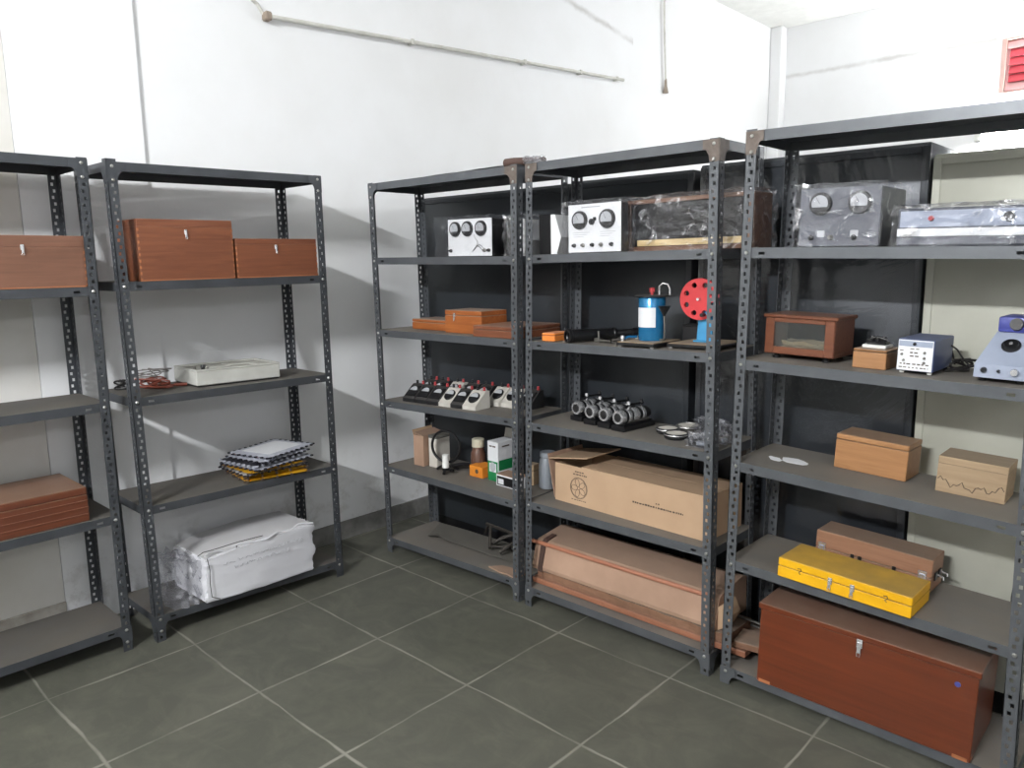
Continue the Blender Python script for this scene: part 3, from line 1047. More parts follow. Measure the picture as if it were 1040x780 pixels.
def meter_unit(label, loc, rz, w, d, h, dials, r, panel, body, terms, wrap, seed=1, group='plastic-wrapped meter units', extra=None, dz=0.74):
    t = thing('meter_unit', label, 'instrument', loc, rz, group)
    b = MB(); b.box(-w/2, w/2, -d/2+0.004, d/2, 0.0, h, body, 0.004); b.obj('case', t)
    p = MB(); p.box(-w/2-0.002, w/2+0.002, -d/2, -d/2+0.004, 0.002, h+0.001, panel, 0.0015); p.obj('front_panel', t)
    for x in dials:
        dial(t, x, -d/2, h*dz, r)
    for i, x in enumerate(terms):
        MB().lathe((x, -d/2, h*0.16), (x, -d/2-0.014, h*0.16), [(0, 0.008), (0.4, 0.008), (0.5, 0.006), (1, 0.005)], 'steel' if i % 2 else 'black', 12).obj('terminal', t)
    if extra:
        extra(t)
    if wrap:
        wb = MB(); wb.wrapbox(-w/2-wrap[0], w/2+wrap[1], -d/2-0.020, d/2+0.008, 0.0, h+0.010, wrap[2], 10, 0.007, seed)
        wb.obj('plastic_wrap', t)
    return t


def squiggle(t):
    for k in range(2):
        MB().tube([(0.02+0.07*s+k*0.01, -0.102, 0.02+0.025*math.sin(PI*s)+0.006*k) for s in [i/12 for i in range(13)]], 0.0012, 'black', 5).obj('wire', t)
    MB().tube([(0.045+0.01*math.sin(5*s), -0.103, 0.045+0.05*s) for s in [i/8 for i in range(9)]], 0.001, 'cable_grey', 5).obj('wire', t)


meter_unit('white-fronted unit with three round meters under clear plastic', (0.616, 0.05+0.1, Z3(4, 0.616)), 0, 0.278, 0.20, 0.166, (-0.088, -0.008, 0.078), 0.034, 'white_panel', 'black', (-0.12, 0.1, 0.125), (0.065, 0.01, 'wrap'), 2, extra=squiggle)


def side_unit(label, loc, rz, w, d, h, seed, wrapped):
    """an instrument seen from the side: dark case, white sloping front facing +x"""
    t = thing('meter_unit', label, 'instrument', loc, rz, 'plastic-wrapped meter units')
    b = MB(); b.box(-w/2, w*0.12, -d/2, d/2, 0, h, 'black', 0.004); b.obj('case', t)
    p = MB()
    p.prism([(w*0.12, 0), (w*0.40, 0), (w*0.62, h*0.42), (w*0.32, h*0.98), (w*0.12, h*0.98)], -d/2, d/2, 'white_panel', 'xz')
    p.obj('front_panel', t)
    if wrapped:
        wb = MB(); wb.wrapbox(-w/2-0.006, w*0.62, -d/2-0.006, d/2+0.006, 0, h+0.008, 'wrap_thick', 8, 0.010, seed); wb.obj('plastic_wrap', t)
    return t


side_unit('plastic-wrapped unit turned sideways behind the post, right of the three-meter unit', (0.866, 0.155, Z3(4, 0.866)), 0.2, 0.11, 0.15, 0.160, 5, True)
side_unit('black case with a bulging white side panel between the two racks', (1.058, 0.16, Z4(4, 1.06)), 0.1, 0.10, 0.18, 0.163, 6, False)


def switch(t):
    MB().lathe((-0.008, -0.0275, 0.118), (-0.008, -0.0425, 0.118), [(0, 0.012), (0.5, 0.012), (0.6, 0.008), (1, 0.007)], 'black', 14).obj('switch_knob', t)
    MB().box(0.004, 0.012, -0.0395, -0.0275, 0.122, 0.135, 'black', 0.001).obj('switch', t)
    m = MB()
    for k in range(3):
        m.box(-0.10, -0.02-0.015*k, -0.0281, -0.0275, 0.078-0.008*k, 0.0795-0.008*k, 'dial_grey')
        m.box(0.03, 0.10-0.012*k, -0.0281, -0.0275, 0.078-0.008*k, 0.0795-0.008*k, 'dial_grey')
    m.box(-0.06, 0.03, -0.0281, -0.0275, 0.173, 0.177, 'dial_grey')
    m.obj('printed_lines', t)


meter_unit('tall white panel with two round meters and five terminals', (1.322, 0.04+0.0275, Z4(4, 1.322)), 0, 0.248, 0.055, 0.186, (-0.066, 0.066), 0.036, 'white_panel', 'black', (-0.095, -0.052, -0.006, 0.036, 0.085), (0.012, 0.018, 'wrap'), 3, extra=switch, dz=0.68)

# wood-framed case with a dark glass front
t = thing('display_case', 'long wood-framed case with dark front wrapped in crinkled plastic', 'case', (1.672, 0.127+0.078, Z4(4, 1.672)), 0)
W_, H_, D_ = 0.515, 0.193, 0.156
b = MB(); b.box(-W_/2, W_/2, -D_/2+0.012, D_/2, 0, H_, 'wood_frame', 0.003); b.obj('case_body', t)
b = MB()
b.box(-W_/2, W_/2, -D_/2, -D_/2+0.012, 0, 0.018, 'wood_frame', 0.002); b.box(-W_/2, W_/2, -D_/2, -D_/2+0.012, H_-0.016, H_, 'wood_frame', 0.002)
b.box(-W_/2, -W_/2+0.018, -D_/2, -D_/2+0.012, 0.018, H_-0.016, 'wood_frame', 0.002); b.box(W_/2-0.018, W_/2, -D_/2, -D_/2+0.012, 0.018, H_-0.016, 'wood_frame', 0.002)
b.obj('front_frame', t)
MB().box(-W_/2+0.018, W_/2-0.018, -D_/2+0.008, -D_/2+0.0115, 0.018, H_-0.016, 'black').obj('dark_front', t)
MB().box(-W_/2+0.05, W_/2-0.02, -D_/2-0.002, -D_/2+0.0075, 0.019, 0.042, 'cream_strip', 0.001).obj('cream_ledge', t)
wb = MB(); wb.wrapbox(-W_/2-0.004, W_/2+0.012, -D_/2-0.012, D_/2+0.001, 0, H_+0.006, 'wrap_thick', 14, 0.010, 8); wb.obj('plastic_wrap', t)

# corner rack, wooden boxes
wooden_box('wooden_box', 'small low orange wooden box left of the latched one', (0.235, 0.205, Z3(3, 0.235)), -0.02, 0.26, 0.16, 0.052, 'wood_orange', 0.3)
wooden_box('wooden_box', 'orange wooden box with a metal latch and dusty lid', (0.530, 0.165, Z3(3, 0.530)), 0.0, 0.248, 0.17, 0.108, 'wood_orange', 0.22, (-0.055,), lhz=0.086)
wooden_box('wooden_box', 'flat red-brown wooden box in front of the latched orange one', (0.795, 0.165, Z3(3, 0.795)), 0.02, 0.265, 0.30, 0.05, 'wood_red', 0.35)


# ------------------------------------------------------------------ small bench meters
def bench_meter(label, loc, rz, white):
    key = 'dusty_white' if white else 'bakelite_dusty'
    t = thing('bench_meter', label, 'meter', loc, rz, 'small desk meters in rows')
    w_, d_, h_ = 0.086, 0.10, 0.082
    b = MB()
    b.prism([(-d_/2, 0), (d_/2, 0), (d_/2, h_), (d_/2-0.025, h_), (-d_/2, 0.018)], -w_/2, w_/2, key, 'yz')
    b.obj('case', t, smooth=False)
    ang = math.atan2(h_-0.018, d_-0.025)
    T = Matrix.Translation((0, -d_/2+(d_-0.025)*0.52, 0.018+(h_-0.018)*0.52)) @ Matrix.Rotation(ang, 4, 'X')
    r = 0.031
    if white:
        m = MB(); m.lathe((0, 0, -0.002), (0, 0, 0.008), [(0, r), (0.7, r), (1, r*0.93)], 'black', 24, True, T); o = m.obj('meter_dial', t)
    else:
        m = MB(); m.box(-0.036, 0.036, -0.034, 0.034, -0.002, 0.006, 'black', 0.002, T); o = m.obj('meter_dial', t)
    n = 16
    poly = [(0.026*math.cos(PI*k/n), 0.024*math.sin(PI*k/n)+0.001) for k in range(n+1)]
    f = MB(); f.prism(poly, 0.006 if not white else 0.0078, 0.0072 if not white else 0.0092, 'dial_grey' if not white else 'dial_grey', 'xy', T); f.obj('scale_window', o)
    for sx in (-1, 1):
        k = MB(); k.lathe((sx*0.022, d_/2-0.013, h_-0.001), (sx*0.022, d_/2-0.013, h_+0.017), [(0, 0.007), (0.4, 0.007), (0.45, 0.0045), (0.55, 0.007), (1, 0.006)], 'red_knob' if sx > 0 else 'bakelite_dusty', 12)
        k.obj('terminal', t)
    return t


zr = lambda x: Z3(2, x)
kinds = {}


def place_meter(x, y, rz, white, label):
    loc = (x, y, zr(x))
    if white not in kinds:
        kinds[white] = bench_meter(label, loc, rz, white)
        return kinds[white]
    return copy_thing(kinds[white], loc, rz, label)


front = [(0.150, False, 'black sloping meter at the left end of the front row'), (0.242, False, 'black sloping meter second from the left in the front row'), (0.334, False, 'black sloping meter left of the first white one'),
         (0.424, True, 'white sloping meter between black ones in the front row'), (0.508, False, 'black sloping meter between the two white front ones'), (0.592, True, 'white sloping meter at the right end of the front row')]
for i, (x, wt, lab) in enumerate(front):
    place_meter(x, 0.095, 0.02, wt, lab)
back = [(0.085, False, 'black meter at the left end of the back row'), (0.175, False, 'black meter second from left in the back row'), (0.29, True, 'pale meter in the back row behind the third black one'),
        (0.40, False, 'black back-row meter behind the left white one'), (0.50, False, 'black back-row meter between the left white front one and the rear white one')]
for x, wt, lab in back:
    place_meter(x, 0.245, 0.0, wt, lab)
place_meter(0.615, 0.235, -0.05, True, 'white meter with a round dial behind the right end of the front row')
place_meter(0.705, 0.24, -0.03, True, 'dusty white meter half hidden behind the rack post')
place_meter(0.80, 0.245, 0.0, False, 'black meter seen between the two rack posts')

# ------------------------------------------------------------------ corner rack, fourth shelf
zs = lambda x: Z3(1, x)
t = thing('cardboard_box', 'tall narrow tan cardboard box at the left end of its shelf', 'box', (0.132, 0.185, zs(0.132)), 0.08)
b = MB(); b.box(-0.036, 0.036, -0.075, 0.075, 0, 0.162, 'card_dark', 0.002); b.obj('carton', t)
b = MB(); b.prism([(-0.046, 0.185), (-0.038, 0.16), (-0.036, 0.16), (-0.043, 0.187)], -0.072, 0.072, 'card', 'xz'); b.obj('flap', t)
b = MB(); b.prism([(0.036, 0.162), (-0.03, 0.176), (-0.03, 0.174), (0.036, 0.159)], -0.074, 0.074, 'card_dark', 'xz'); b.obj('flap', t)
t = thing('cardboard_box', 'narrow white box with grey top beside the tan cardboard', 'box', (0.214, 0.20, zs(0.214)), 0.05)
b = MB(); b.box(-0.03, 0.03, -0.06, 0.035, 0, 0.165, 'card_white', 0.002); b.obj('carton', t)
b = MB(); b.box(-0.032, 0.032, -0.062, 0.037, 0.152, 0.168, 'sheet_iron', 0.002); b.obj('lid', t)

t = thing('ring_stand', 'black ring on a tripod foot with a white tube in front', 'instrument', (0.335, 0.125, zs(0.335)), 0.35)
pts = [(0.078*math.cos(2*PI*k/40), 0, 0.132+0.080*math.sin(2*PI*k/40)) for k in range(40)]
MB().tube(pts, 0.0068, 'black', 10, True).obj('ring', t)
MB().cyl((0, 0, 0.018), (0, 0, 0.06), 0.007, 'black').obj('stem', t)
for k in range(3):
    a = 2*PI*k/3-1.3
    MB().tube([(0, 0, 0.03), (0.03*math.cos(a), 0.03*math.sin(a), 0.026), (0.062*math.cos(a), 0.062*math.sin(a), 0.007)], 0.0075, 'black', 8).obj('foot', t)
MB().lathe((0.012, -0.03, 0.032), (0.012, -0.03, 0.098), [(0, 0.018), (0.3, 0.018), (0.34, 0.0165), (1, 0.0165)], 'white', 18).obj('white_tube', t)
MB().lathe((0.012, -0.03, 0.02), (0.012, -0.03, 0.034), [(0, 0.018), (0.6, 0.018), (1, 0.014)], 'black', 18).obj('socket', t)
for k in range(2):
    MB().cyl((0.03+0.012*k, -0.03, 0.024), (0.05+0.012*k, -0.045, 0.024), 0.006, 'black').obj('screw', t)
MB().tube([(0.02, 0.01, 0.03), (0.07, 0.05, 0.035), (0.10, 0.07, 0.03)], 0.009, 'black').obj('side_arm', t)

t = thing('jar', 'brown glass jar with a cream lid behind the small orange box', 'jar', (0.455, 0.235, zs(0.455)), 0)
MB().lathe((0, 0, 0), (0, 0, 0.132), [(0, 0.035), (0.04, 0.039), (0.75, 0.039), (0.9, 0.03), (1, 0.028)], 'brown_glass', 28).obj('jar_body', t)
MB().lathe((0, 0, 0.13), (0, 0, 0.172), [(0, 0.030), (0.05, 0.032), (0.95, 0.031), (1, 0.028)], 'cream_lid', 28).obj('lid', t)

t = thing('small_carton', 'small orange carton with a dark emblem, left of the green and white box', 'box', (0.518, 0.20, zs(0.52)), 0.0)
b = MB(); b.box(-0.046, 0.046, -0.045, 0.045, 0, 0.056, 'orange_card', 0.0015); b.obj('carton', t)
b = MB(); b.lathe((0.006, -0.0452, 0.03), (0.006, -0.0462, 0.03), [(0, 0.012), (1, 0.012)], 'ink', 6); b.obj('emblem', t)

t = thing('green_carton', 'upright green and white carton with an open flap', 'box', (0.628, 0.222, zs(0.628)), -0.03)
b = MB()
h = 0.195; s1, s2 = 0.036, 0.058
b.box(-s1, s1, -s2, s2, 0, h, 'white_paper', 0.0015)
b.obj('carton', t)
b = MB()
yf, xf = -s2, s1
b.box(-s1+0.002, s1-0.002, yf-0.0006, yf+0.0002, 0.001, 0.045, 'green_card')
b.box(-s1+0.002, -s1+0.012, yf-0.0006, yf+0.0002, 0.045, 0.098, 'green_card')
b.box(s1-0.012, s1-0.002, yf-0.0006, yf+0.0002, 0.045, 0.098, 'green_card')
b.box(-s1+0.012, s1-0.012, yf-0.0006, yf+0.0002, 0.088, 0.098, 'green_card')
b.box(xf-0.0002, xf+0.0006, -s2+0.006, s2-0.003, 0.055, 0.105, 'green_card')
b.obj('green_print', t)
b = MB()
b.prism([(0.019*math.cos(k*0.3927), 0.07+0.024*math.sin(k*0.3927)) for k in range(16)], yf-0.0010, yf-0.0005, 'dial_grey', 'xz')
b.obj('picture', t)
b = MB()
for (x0, x1) in ((-0.022, -0.004), (0.0, 0.02)):
    b.box(x0, x1, yf-0.0006, yf+0.0002, 0.168, 0.175, 'ink')
b.box(xf-0.0002, xf+0.0006, -0.03, 0.02, 0.168, 0.175, 'ink')
b.obj('printed_lines', t)
b = MB(); b.prism([(s2, h), (s2+0.002, h), (s2+0.012, h+0.045), (s2+0.010, h+0.046)], -s1, s1, 'card_white', 'yz'); b.obj('flap', t)

t = thing('label_carton', 'low black and white carton lying in front of the green one', 'box', (0.755, 0.165, zs(0.755)), -0.03)
b = MB(); b.box(-0.07, 0.07, -0.04, 0.04, 0, 0.054, 'white_paper', 0.0015); b.obj('carton', t)
b = MB()
b.box(-0.064, 0.064, -0.0406, -0.0398, 0.036, 0.048, 'black'); b.box(-0.064, 0.064, -0.0406, -0.0398, 0.005, 0.010, 'black')
b.box(-0.064, -0.058, -0.0406, -0.0398, 0.010, 0.036, 'black'); b.box(-0.02, 0.064, -0.0406, -0.0398, 0.010, 0.036, 'black')
b.obj('printed_panel', t)
b = MB(); b.box(-0.07, 0.07, -0.0406, 0.0406, 0.0545, 0.057, 'card_dark', 0.0005); b.obj('lid', t)
wooden_box('small_carton', 'small tan block behind the post, right of the low black and white carton', (0.80, 0.255, zs(0.80)), 0.1, 0.05, 0.05, 0.10, 'wood_pale', 0.3)

t = thing('bottle', 'grey plastic bottle with sloping shoulder left of the long carton', 'bottle', (0.893, 0.26, zs(0.893)), 0)
MB().lathe((0, 0, 0), (0, 0, 0.165), [(0, 0.038), (0.02, 0.042), (0.66, 0.042), (0.8, 0.039), (0.88, 0.034), (0.9, 0.034)], 'grey_plastic', 30).obj('bottle_body', t)
MB().lathe((0, 0, 0.148), (0, 0, 0.172), [(0, 0.036), (0.1, 0.038), (0.9, 0.037), (1, 0.034)], 'grey_plastic', 30).obj('cap', t)

# corner rack, bottom shelf
zb = Z3(0, 0.4)
t = thing('metal_sheet', 'dusty dark flat sheet with a bent corner on the bottom shelf', 'sheet', (0.0, 0.0, Z3(0, 0.0)+0.001), 0)
n = 18
vs, fs = [], []
c00, c10, c11, c01 = Vector((0.17, 0.13)), Vector((0.83, 0.12)), Vector((0.82, 0.31)), Vector((0.06, 0.315))
for k in (0, 1):
    for j in range(n+1):
        for i in range(n+1):
            u, v = i/n, j/n
            p = (c00*(1-u)+c10*u)*(1-v)+(c01*(1-u)+c11*u)*v
            zz = 0.004+0.005*math.exp(-((u-0.12)**2/0.006+v**2/0.05))*3+0.003*math.sin(6*u)+(0.0 if k == 0 else 0.002)
            vs.append((p.x, p.y, zz+0.011*(1-v)*u))
for k in (0, 1):
    for j in range(n):
        for i in range(n):
            a = k*(n+1)**2+j*(n+1)+i
            fs.append((a, a+1, a+n+2, a+n+1))
off = (n+1)**2
for i in range(n):
    for a, b_ in ((i, i+1), (n*(n+1)+i, n*(n+1)+i+1), (i*(n+1), (i+1)*(n+1)), (i*(n+1)+n, (i+1)*(n+1)+n)):
        fs.append((a, b_, b_+off, a+off))
MB().add(vs, fs, 'sheet_iron').obj('sheet', t)

t = thing('iron_tripod', 'black iron tripod lying on the flat sheet by the post', 'tripod', (0.62, 0.235, Z3(0, 0.62)+0.022), 0.0)
MB().tube([(-0.17, 0.055, 0.062), (0.17, 0.03, 0.058)], 0.009, 'iron', 8).obj('rod', t)
for a, b_ in (((-0.14, 0.055, 0.06), (-0.02, -0.075, 0.006)), ((0.05, 0.04, 0.06), (-0.05, -0.03, 0.008)), ((0.12, 0.03, 0.06), (0.06, -0.09, 0.006)), ((-0.15, 0.06, 0.06), (-0.19, 0.065, 0.006))):
    a = Vector(a); b_ = Vector(b_)
    MB().tube([a, (a+b_)/2+Vector((0, 0, 0.012)), b_], 0.0085, 'iron', 8).obj('leg', t)
MB().tube([(-0.02, -0.06, 0.012), (0.10, -0.02, 0.02)], 0.007, 'iron', 8).obj('brace', t)
t = thing('cardboard_scrap', 'torn cardboard scrap at the right front of the corner rack floor shelf', 'cardboard', (0.83, 0.055, Z3(0, 0.83)), -0.05)
b = MB(); b.prism([(-0.11, -0.03), (-0.02, -0.042), (0.02, -0.036), (0.08, -0.045), (0.085, 0.02), (0.0, 0.032), (-0.07, 0.02)], 0.0, 0.006, 'card_dark', 'xy'); b.obj('scrap', t)

# on top of the corner rack
zt = 1.912
t = thing('paper_sheet', 'white paper sheet lying on top of the corner rack', 'paper', (0.585, 0.13, zt), 0.0)
n = 12
vs, fs = [], []
for k in (0, 1):
    for j in range(5):
        for i in range(n+1):
            u, v = i/n, j/4
            vs.append((-0.22+0.44*u, -0.11+0.22*v, (0.002+0.016*(u**0.7)*(0.7+0.3*math.sin(9*u))*(1 if j == 1 else 0.25))+0.001*k))
for k in (0, 1):
    for j in range(4):
        for i in range(n):
            a = k*5*(n+1)+j*(n+1)+i
            fs.append((a, a+1, a+n+2, a+n+1))
MB().add(vs, fs, 'white_paper').obj('sheet', t)
t = thing('rolled_mat', 'small dark brown roll lying on top across the two rack posts', 'roll', (0.93, 0.075, zt+0.0015), 0.03)
b = MB(); b.lathe((-0.105, 0, 0.0205), (0.115, 0, 0.0165), [(0, 0.010), (0.02, 0.019), (0.25, 0.020), (0.6, 0.016), (0.97, 0.012), (1, 0.007)], 'leather', 18); b.obj('roll', t)
b = MB(); b.box(-0.05, 0.13, 0.0, 0.06, 0.0, 0.005, 'leather', 0.002); b.obj('loose_end', t)
b = MB(); b.wrapbox(0.05, 0.13, -0.055, -0.03, 0, 0.022, 'wrap_bag', 5, 0.008, 3); b.obj('plastic_scrap', t)

# ------------------------------------------------------------------ middle rack, third shelf
zm = lambda x: Z4(3, x)
wooden_box('small_block', 'small bright orange wooden block at the left end beside the black tube', (1.092, 0.085, zm(1.09)), 0.05, 0.066, 0.11, 0.034, 'orange_bright', 0.3)
sA = Vector((1.215, -0.005, 1.221)); sB = Vector((1.262, 0.292, 1.223))
t = thing('telescope_tube', 'black telescope tube lying on the shelf beside the orange block', 'telescope', (1.24, 0.12, zm(1.24)), 0)
o_ = Vector((1.24, 0.12, zm(1.24)))
sA = Vector((1.21, 0.012, zm(1.21)+0.029)); sB = Vector((1.30, 0.215, zm(1.3)+0.026)); sC = Vector((1.385, 0.30, zm(1.385)+0.03))
MB().lathe(sA-o_, sB-o_, [(0, 0.0205), (0, 0.029), (0.05, 0.029), (0.07, 0.026), (0.93, 0.023), (0.95, 0.026), (1, 0.026)], 'black', 28, False).obj('barrel', t)
MB().lathe(sA-o_+(sB-sA)*0.10, sA-o_+(sB-sA)*0.12, [(0, 0.021), (1, 0.001)], 'black_matte', 24).obj('lens', t)
MB().lathe(sB-o_, sC-o_, [(0, 0.016), (0.6, 0.016), (0.62, 0.02), (1, 0.018)], 'black', 20).obj('eyepiece_tube', t)
m = MB()
q = sA+(sB-sA)*0.62-o_
m.box(q.x+0.02, q.x+0.05, q.y-0.05, q.y-0.02, -0.0+0.0, 0.018, 'steel', 0.003)
m.cyl((q.x+0.035, q.y-0.035, 0.012), (q.x+0.035, q.y-0.035, 0.045), 0.005, 'steel')
m.cyl((q.x+0.02, q.y-0.04, 0.008), (q.x+0.105, q.y-0.05, 0.008), 0.006, 'steel')
m.obj('clamp', t)
t = thing('metal_rod', 'thin dark rod clamp lying right of the black telescope tube', 'rod', (1.40, 0.16, zm(1.4)), 0.3)
MB().tube([(-0.06, -0.01, 0.008), (0.0, 0, 0.012), (0.085, 0.03, 0.012)], 0.006, 'iron', 8).obj('rod', t)
MB().lathe((0.03, 0.01, 0.012), (0.06, 0.025, 0.022), [(0, 0.008), (0.4, 0.011), (1, 0.007)], 'steel', 12).obj('joint', t)
MB().lathe((-0.035, 0.0, 0.0), (-0.035, 0.0, 0.018), [(0, 0.008), (1, 0.006)], 'black', 12).obj('screw', t)
t = thing('glass_disc', 'small clear glass disc standing on a thin rod behind the dark clamps', 'disc', (1.415, 0.272, zm(1.415)), 0)
MB().lathe((0, 0, 0.056), (0, 0, 0.060), [(0, 0.02), (0.5, 0.023), (1, 0.02)], 'white', 20).obj('disc', t)
MB().cyl((0, 0, 0.004), (0, 0, 0.056), 0.003, 'chrome').obj('stem', t)
MB().lathe((0, 0, 0), (0, 0, 0.006), [(0, 0.018), (1, 0.014)], 'black', 16).obj('foot', t)


def base_board(t, w_, d_, h_=0.018):
    b = MB(); b.box(-w_/2, w_/2, -d_/2, d_/2, 0.006, h_, 'black', 0.002); o = b.obj('base_board', t)
    MB().box(-w_/2+0.004, w_/2-0.004, -d_/2+0.004, d_/2-0.004, h_, h_+0.002, 'wood_pale').obj('board_top', o)
    for sx in (-1, 1):
        for sy in (-1, 1):
            MB().lathe((sx*(w_/2-0.012), sy*(d_/2-0.012), 0), (sx*(w_/2-0.012), sy*(d_/2-0.012), 0.007), [(0, 0.008), (1, 0.01)], 'chrome', 12).obj('foot', t)


t = thing('calorimeter', 'metallic blue cylinder with a white label and funnel on a board', 'instrument', (1.54, 0.10, zm(1.54)), 0.0)
base_board(t, 0.165, 0.20)
hb = 0.02
MB().lathe((0, 0.02, hb), (0, 0.02, hb+0.165), [(0, 0.05), (0.02, 0.052), (0.98, 0.052), (1, 0.05)], 'blue_tank', 40).obj('cylinder', t)
MB().lathe((0, 0.02, hb+0.165), (0, 0.02, hb+0.173), [(0, 0.062), (0.3, 0.066), (0.7, 0.066), (1, 0.06)], 'bakelite_dusty', 40).obj('lid', t)
lb = MB()
n = 14
a0, a1 = -PI/2-0.72, -PI/2+0.82
vs, fs = [], []
for rr in (0.0522, 0.0532):
    for zz in (hb+0.052, hb+0.126):
        for i in range(n+1):
            a = a0+(a1-a0)*i/n
            vs.append((rr*math.cos(a), 0.02+rr*math.sin(a), zz))
q = n+1
for i in range(n):
    fs += [(i, i+1, q+i+1, q+i), (2*q+i, 2*q+i+1, 3*q+i+1, 3*q+i), (i, i+1, 2*q+i+1, 2*q+i), (q+i, q+i+1, 3*q+i+1, 3*q+i)]
lb.add(vs, fs, 'white_paper').obj('label', t)
MB().lathe((0.0, 0.02, hb+0.173), (0.0, 0.02, hb+0.200), [(0, 0.006), (0.3, 0.006), (0.35, 0.010), (0.9, 0.011), (1, 0.008)], 'red_knob', 16).obj('knob', t)
MB().tube([(0.025, 0.03, hb+0.17), (0.026, 0.03, hb+0.205), (0.04, 0.032, hb+0.216), (0.06, 0.035, hb+0.212), (0.068, 0.036, hb+0.195), (0.068, 0.036, hb+0.172)], 0.004, 'chrome', 8).obj('bent_pipe', t)
MB().lathe((0.066, 0.0, hb+0.095), (0.066, 0.0, hb+0.132), [(0, 0.005), (0.15, 0.006), (1, 0.024)], 'black', 20).obj('funnel', t)
MB().tube([(0.066, 0.0, hb+0.098), (0.068, 0.0, hb+0.06), (0.068, 0.0, hb+0.012), (0.06, 0.0, hb+0.004), (0.045, 0.002, hb+0.006)], 0.004, 'steel', 8).obj('drain_pipe', t)
MB().tube([(-0.05, -0.01, hb+0.012), (-0.066, -0.04, hb+0.014), (-0.07, -0.06, hb+0.01)], 0.005, 'blue_tank', 8).obj('inlet', t)
MB().lathe((-0.068, -0.078, hb), (-0.068, -0.078, hb+0.022), [(0, 0.006), (0.4, 0.006), (0.5, 0.009), (1, 0.008)], 'chrome', 12).obj('terminal', t)

t = thing('black_box', 'small black box between the blue cylinder and the red wheel', 'box', (1.64, 0.275, zm(1.64)), 0.0)
b = MB(); b.box(-0.04, 0.04, -0.03, 0.03, 0, 0.068, 'black_matte', 0.003); b.obj('box_body', t)
b = MB(); b.box(-0.042, 0.042, -0.032, 0.032, 0.068, 0.074, 'black_matte', 0.002); b.obj('lid', t)

t = thing('wheel_apparatus', 'red wheel with round holes on a blue stand', 'instrument', (1.745, 0.165, zm(1.745)), 0.0)
base_board(t, 0.20, 0.22)
st = MB()
st.prism([(-0.032, hb), (0.032, hb), (0.019, 0.185), (-0.019, 0.185)], -0.012, 0.012, 'blue_light', 'xz'); st.obj('stand', t)
MB().box(-0.038, 0.038, -0.03, 0.03, hb, hb+0.006, 'blue_light', 0.002).obj('stand_foot', t)
# disc with six real holes
R_, HR, HC, dz = 0.076, 0.0098, 0.054, 0.178
bm = bmesh.new()
outer = [bm.verts.new((R_*math.cos(2*PI*i/60), 0, R_*math.sin(2*PI*i/60))) for i in range(60)]
edges = [bm.edges.new((outer[i], outer[(i+1) % 60])) for i in range(60)]
for k in range(8):
    a = 2*PI*k/8+0.39
    ring = [bm.verts.new((HC*math.cos(a)+HR*math.cos(2*PI*i/16), 0, HC*math.sin(a)+HR*math.sin(2*PI*i/16))) for i in range(16)]
    edges += [bm.edges.new((ring[i], ring[(i+1) % 16])) for i in range(16)]
bmesh.ops.triangle_fill(bm, use_beauty=True, use_dissolve=False, edges=edges, normal=(0, 1, 0))
bad = []
for f in bm.faces:
    c = f.calc_center_median()
    for k in range(8):
        a = 2*PI*k/8+0.39
        if (c.x-HC*math.cos(a))**2+(c.z-HC*math.sin(a))**2 < (HR*0.92)**2:
            bad.append(f); break
if bad:
    bmesh.ops.delete(bm, geom=bad, context='FACES_ONLY')
ret = bmesh.ops.extrude_face_region(bm, geom=list(bm.faces))
for v in ret['geom']:
    if isinstance(v, bmesh.types.BMVert):
        v.co.y += 0.014
bm.verts.index_update()
T = Matrix.Translation((-0.012, -0.032, dz)) @ Matrix.Rotation(0.1, 4, 'Z')
wh = MB().add([v.co.copy() for v in bm.verts], [[v.index for v in f.verts] for f in bm.faces], 'red_wheel', T)
bm.free()
wo = wh.obj('wheel', t)
MB().lathe((-0.012, -0.046, dz), (-0.012, 0.01, dz), [(0, 0.005), (0.2, 0.007), (1, 0.007)], 'chrome', 14).obj('axle', t)
MB().lathe((0.012, -0.06, dz-0.056), (0.010, -0.028, dz-0.056), [(0, 0.007), (0.7, 0.007), (0.72, 0.004), (1, 0.004)], 'black', 12).obj('crank_knob', t)

# ------------------------------------------------------------------ middle rack, third from the floor
zc = lambda x: Z4(2, x)


def spectrum_tube(label, loc, rz):
    t = thing('lens_tube', label, 'instrument', loc, rz, 'chrome and black lens tubes in a row')
    b = MB(); b.box(-0.034, 0.034, -0.10, 0.10, 0, 0.022, 'black', 0.003)
    b.box(-0.026, 0.026, -0.09, 0.09, 0.022, 0.03, 'black', 0.002); b.obj('base', t)
    m = MB(); m.lathe((0, -0.075, 0.055), (0, 0.085, 0.055), [(0, 0.027), (0.1, 0.030), (0.12, 0.028), (0.9, 0.028), (1, 0.024)], 'black', 28); m.obj('barrel', t)
    for y0, y1, r in ((-0.098, -0.068, 0.0285), (-0.058, -0.036, 0.0308), (-0.026, 0.012, 0.0298), (0.03, 0.05, 0.0298)):
        MB().lathe((0, y0, 0.055), (0, y1, 0.055), [(0, r*0.93), (0.15, r), (0.85, r), (1, r*0.95)], 'chrome', 28).obj('chrome_ring', t)
    MB().lathe((0, -0.099, 0.055), (0, -0.0965, 0.055), [(0, 0.016), (1, 0.021)], 'black_matte', 22).obj('lens', t)
    for s in (-1, 1):
        MB().box(s*0.022-0.004, s*0.022+0.004, -0.06, 0.07, 0.03, 0.04, 'steel', 0.001).obj('rail', t)
    MB().tube([(0.0, -0.06, 0.088), (0, -0.02, 0.098), (0, 0.06, 0.096)], 0.005, 'black', 8).obj('top_bar', t)
    for y in (-0.03, 0.05):
        MB().lathe((0, y, 0.08), (0, y, 0.112), [(0, 0.005), (0.6, 0.005), (0.65, 0.0085), (1, 0.007)], 'chrome' if y < 0 else 'black', 12).obj('screw', t)
    return t


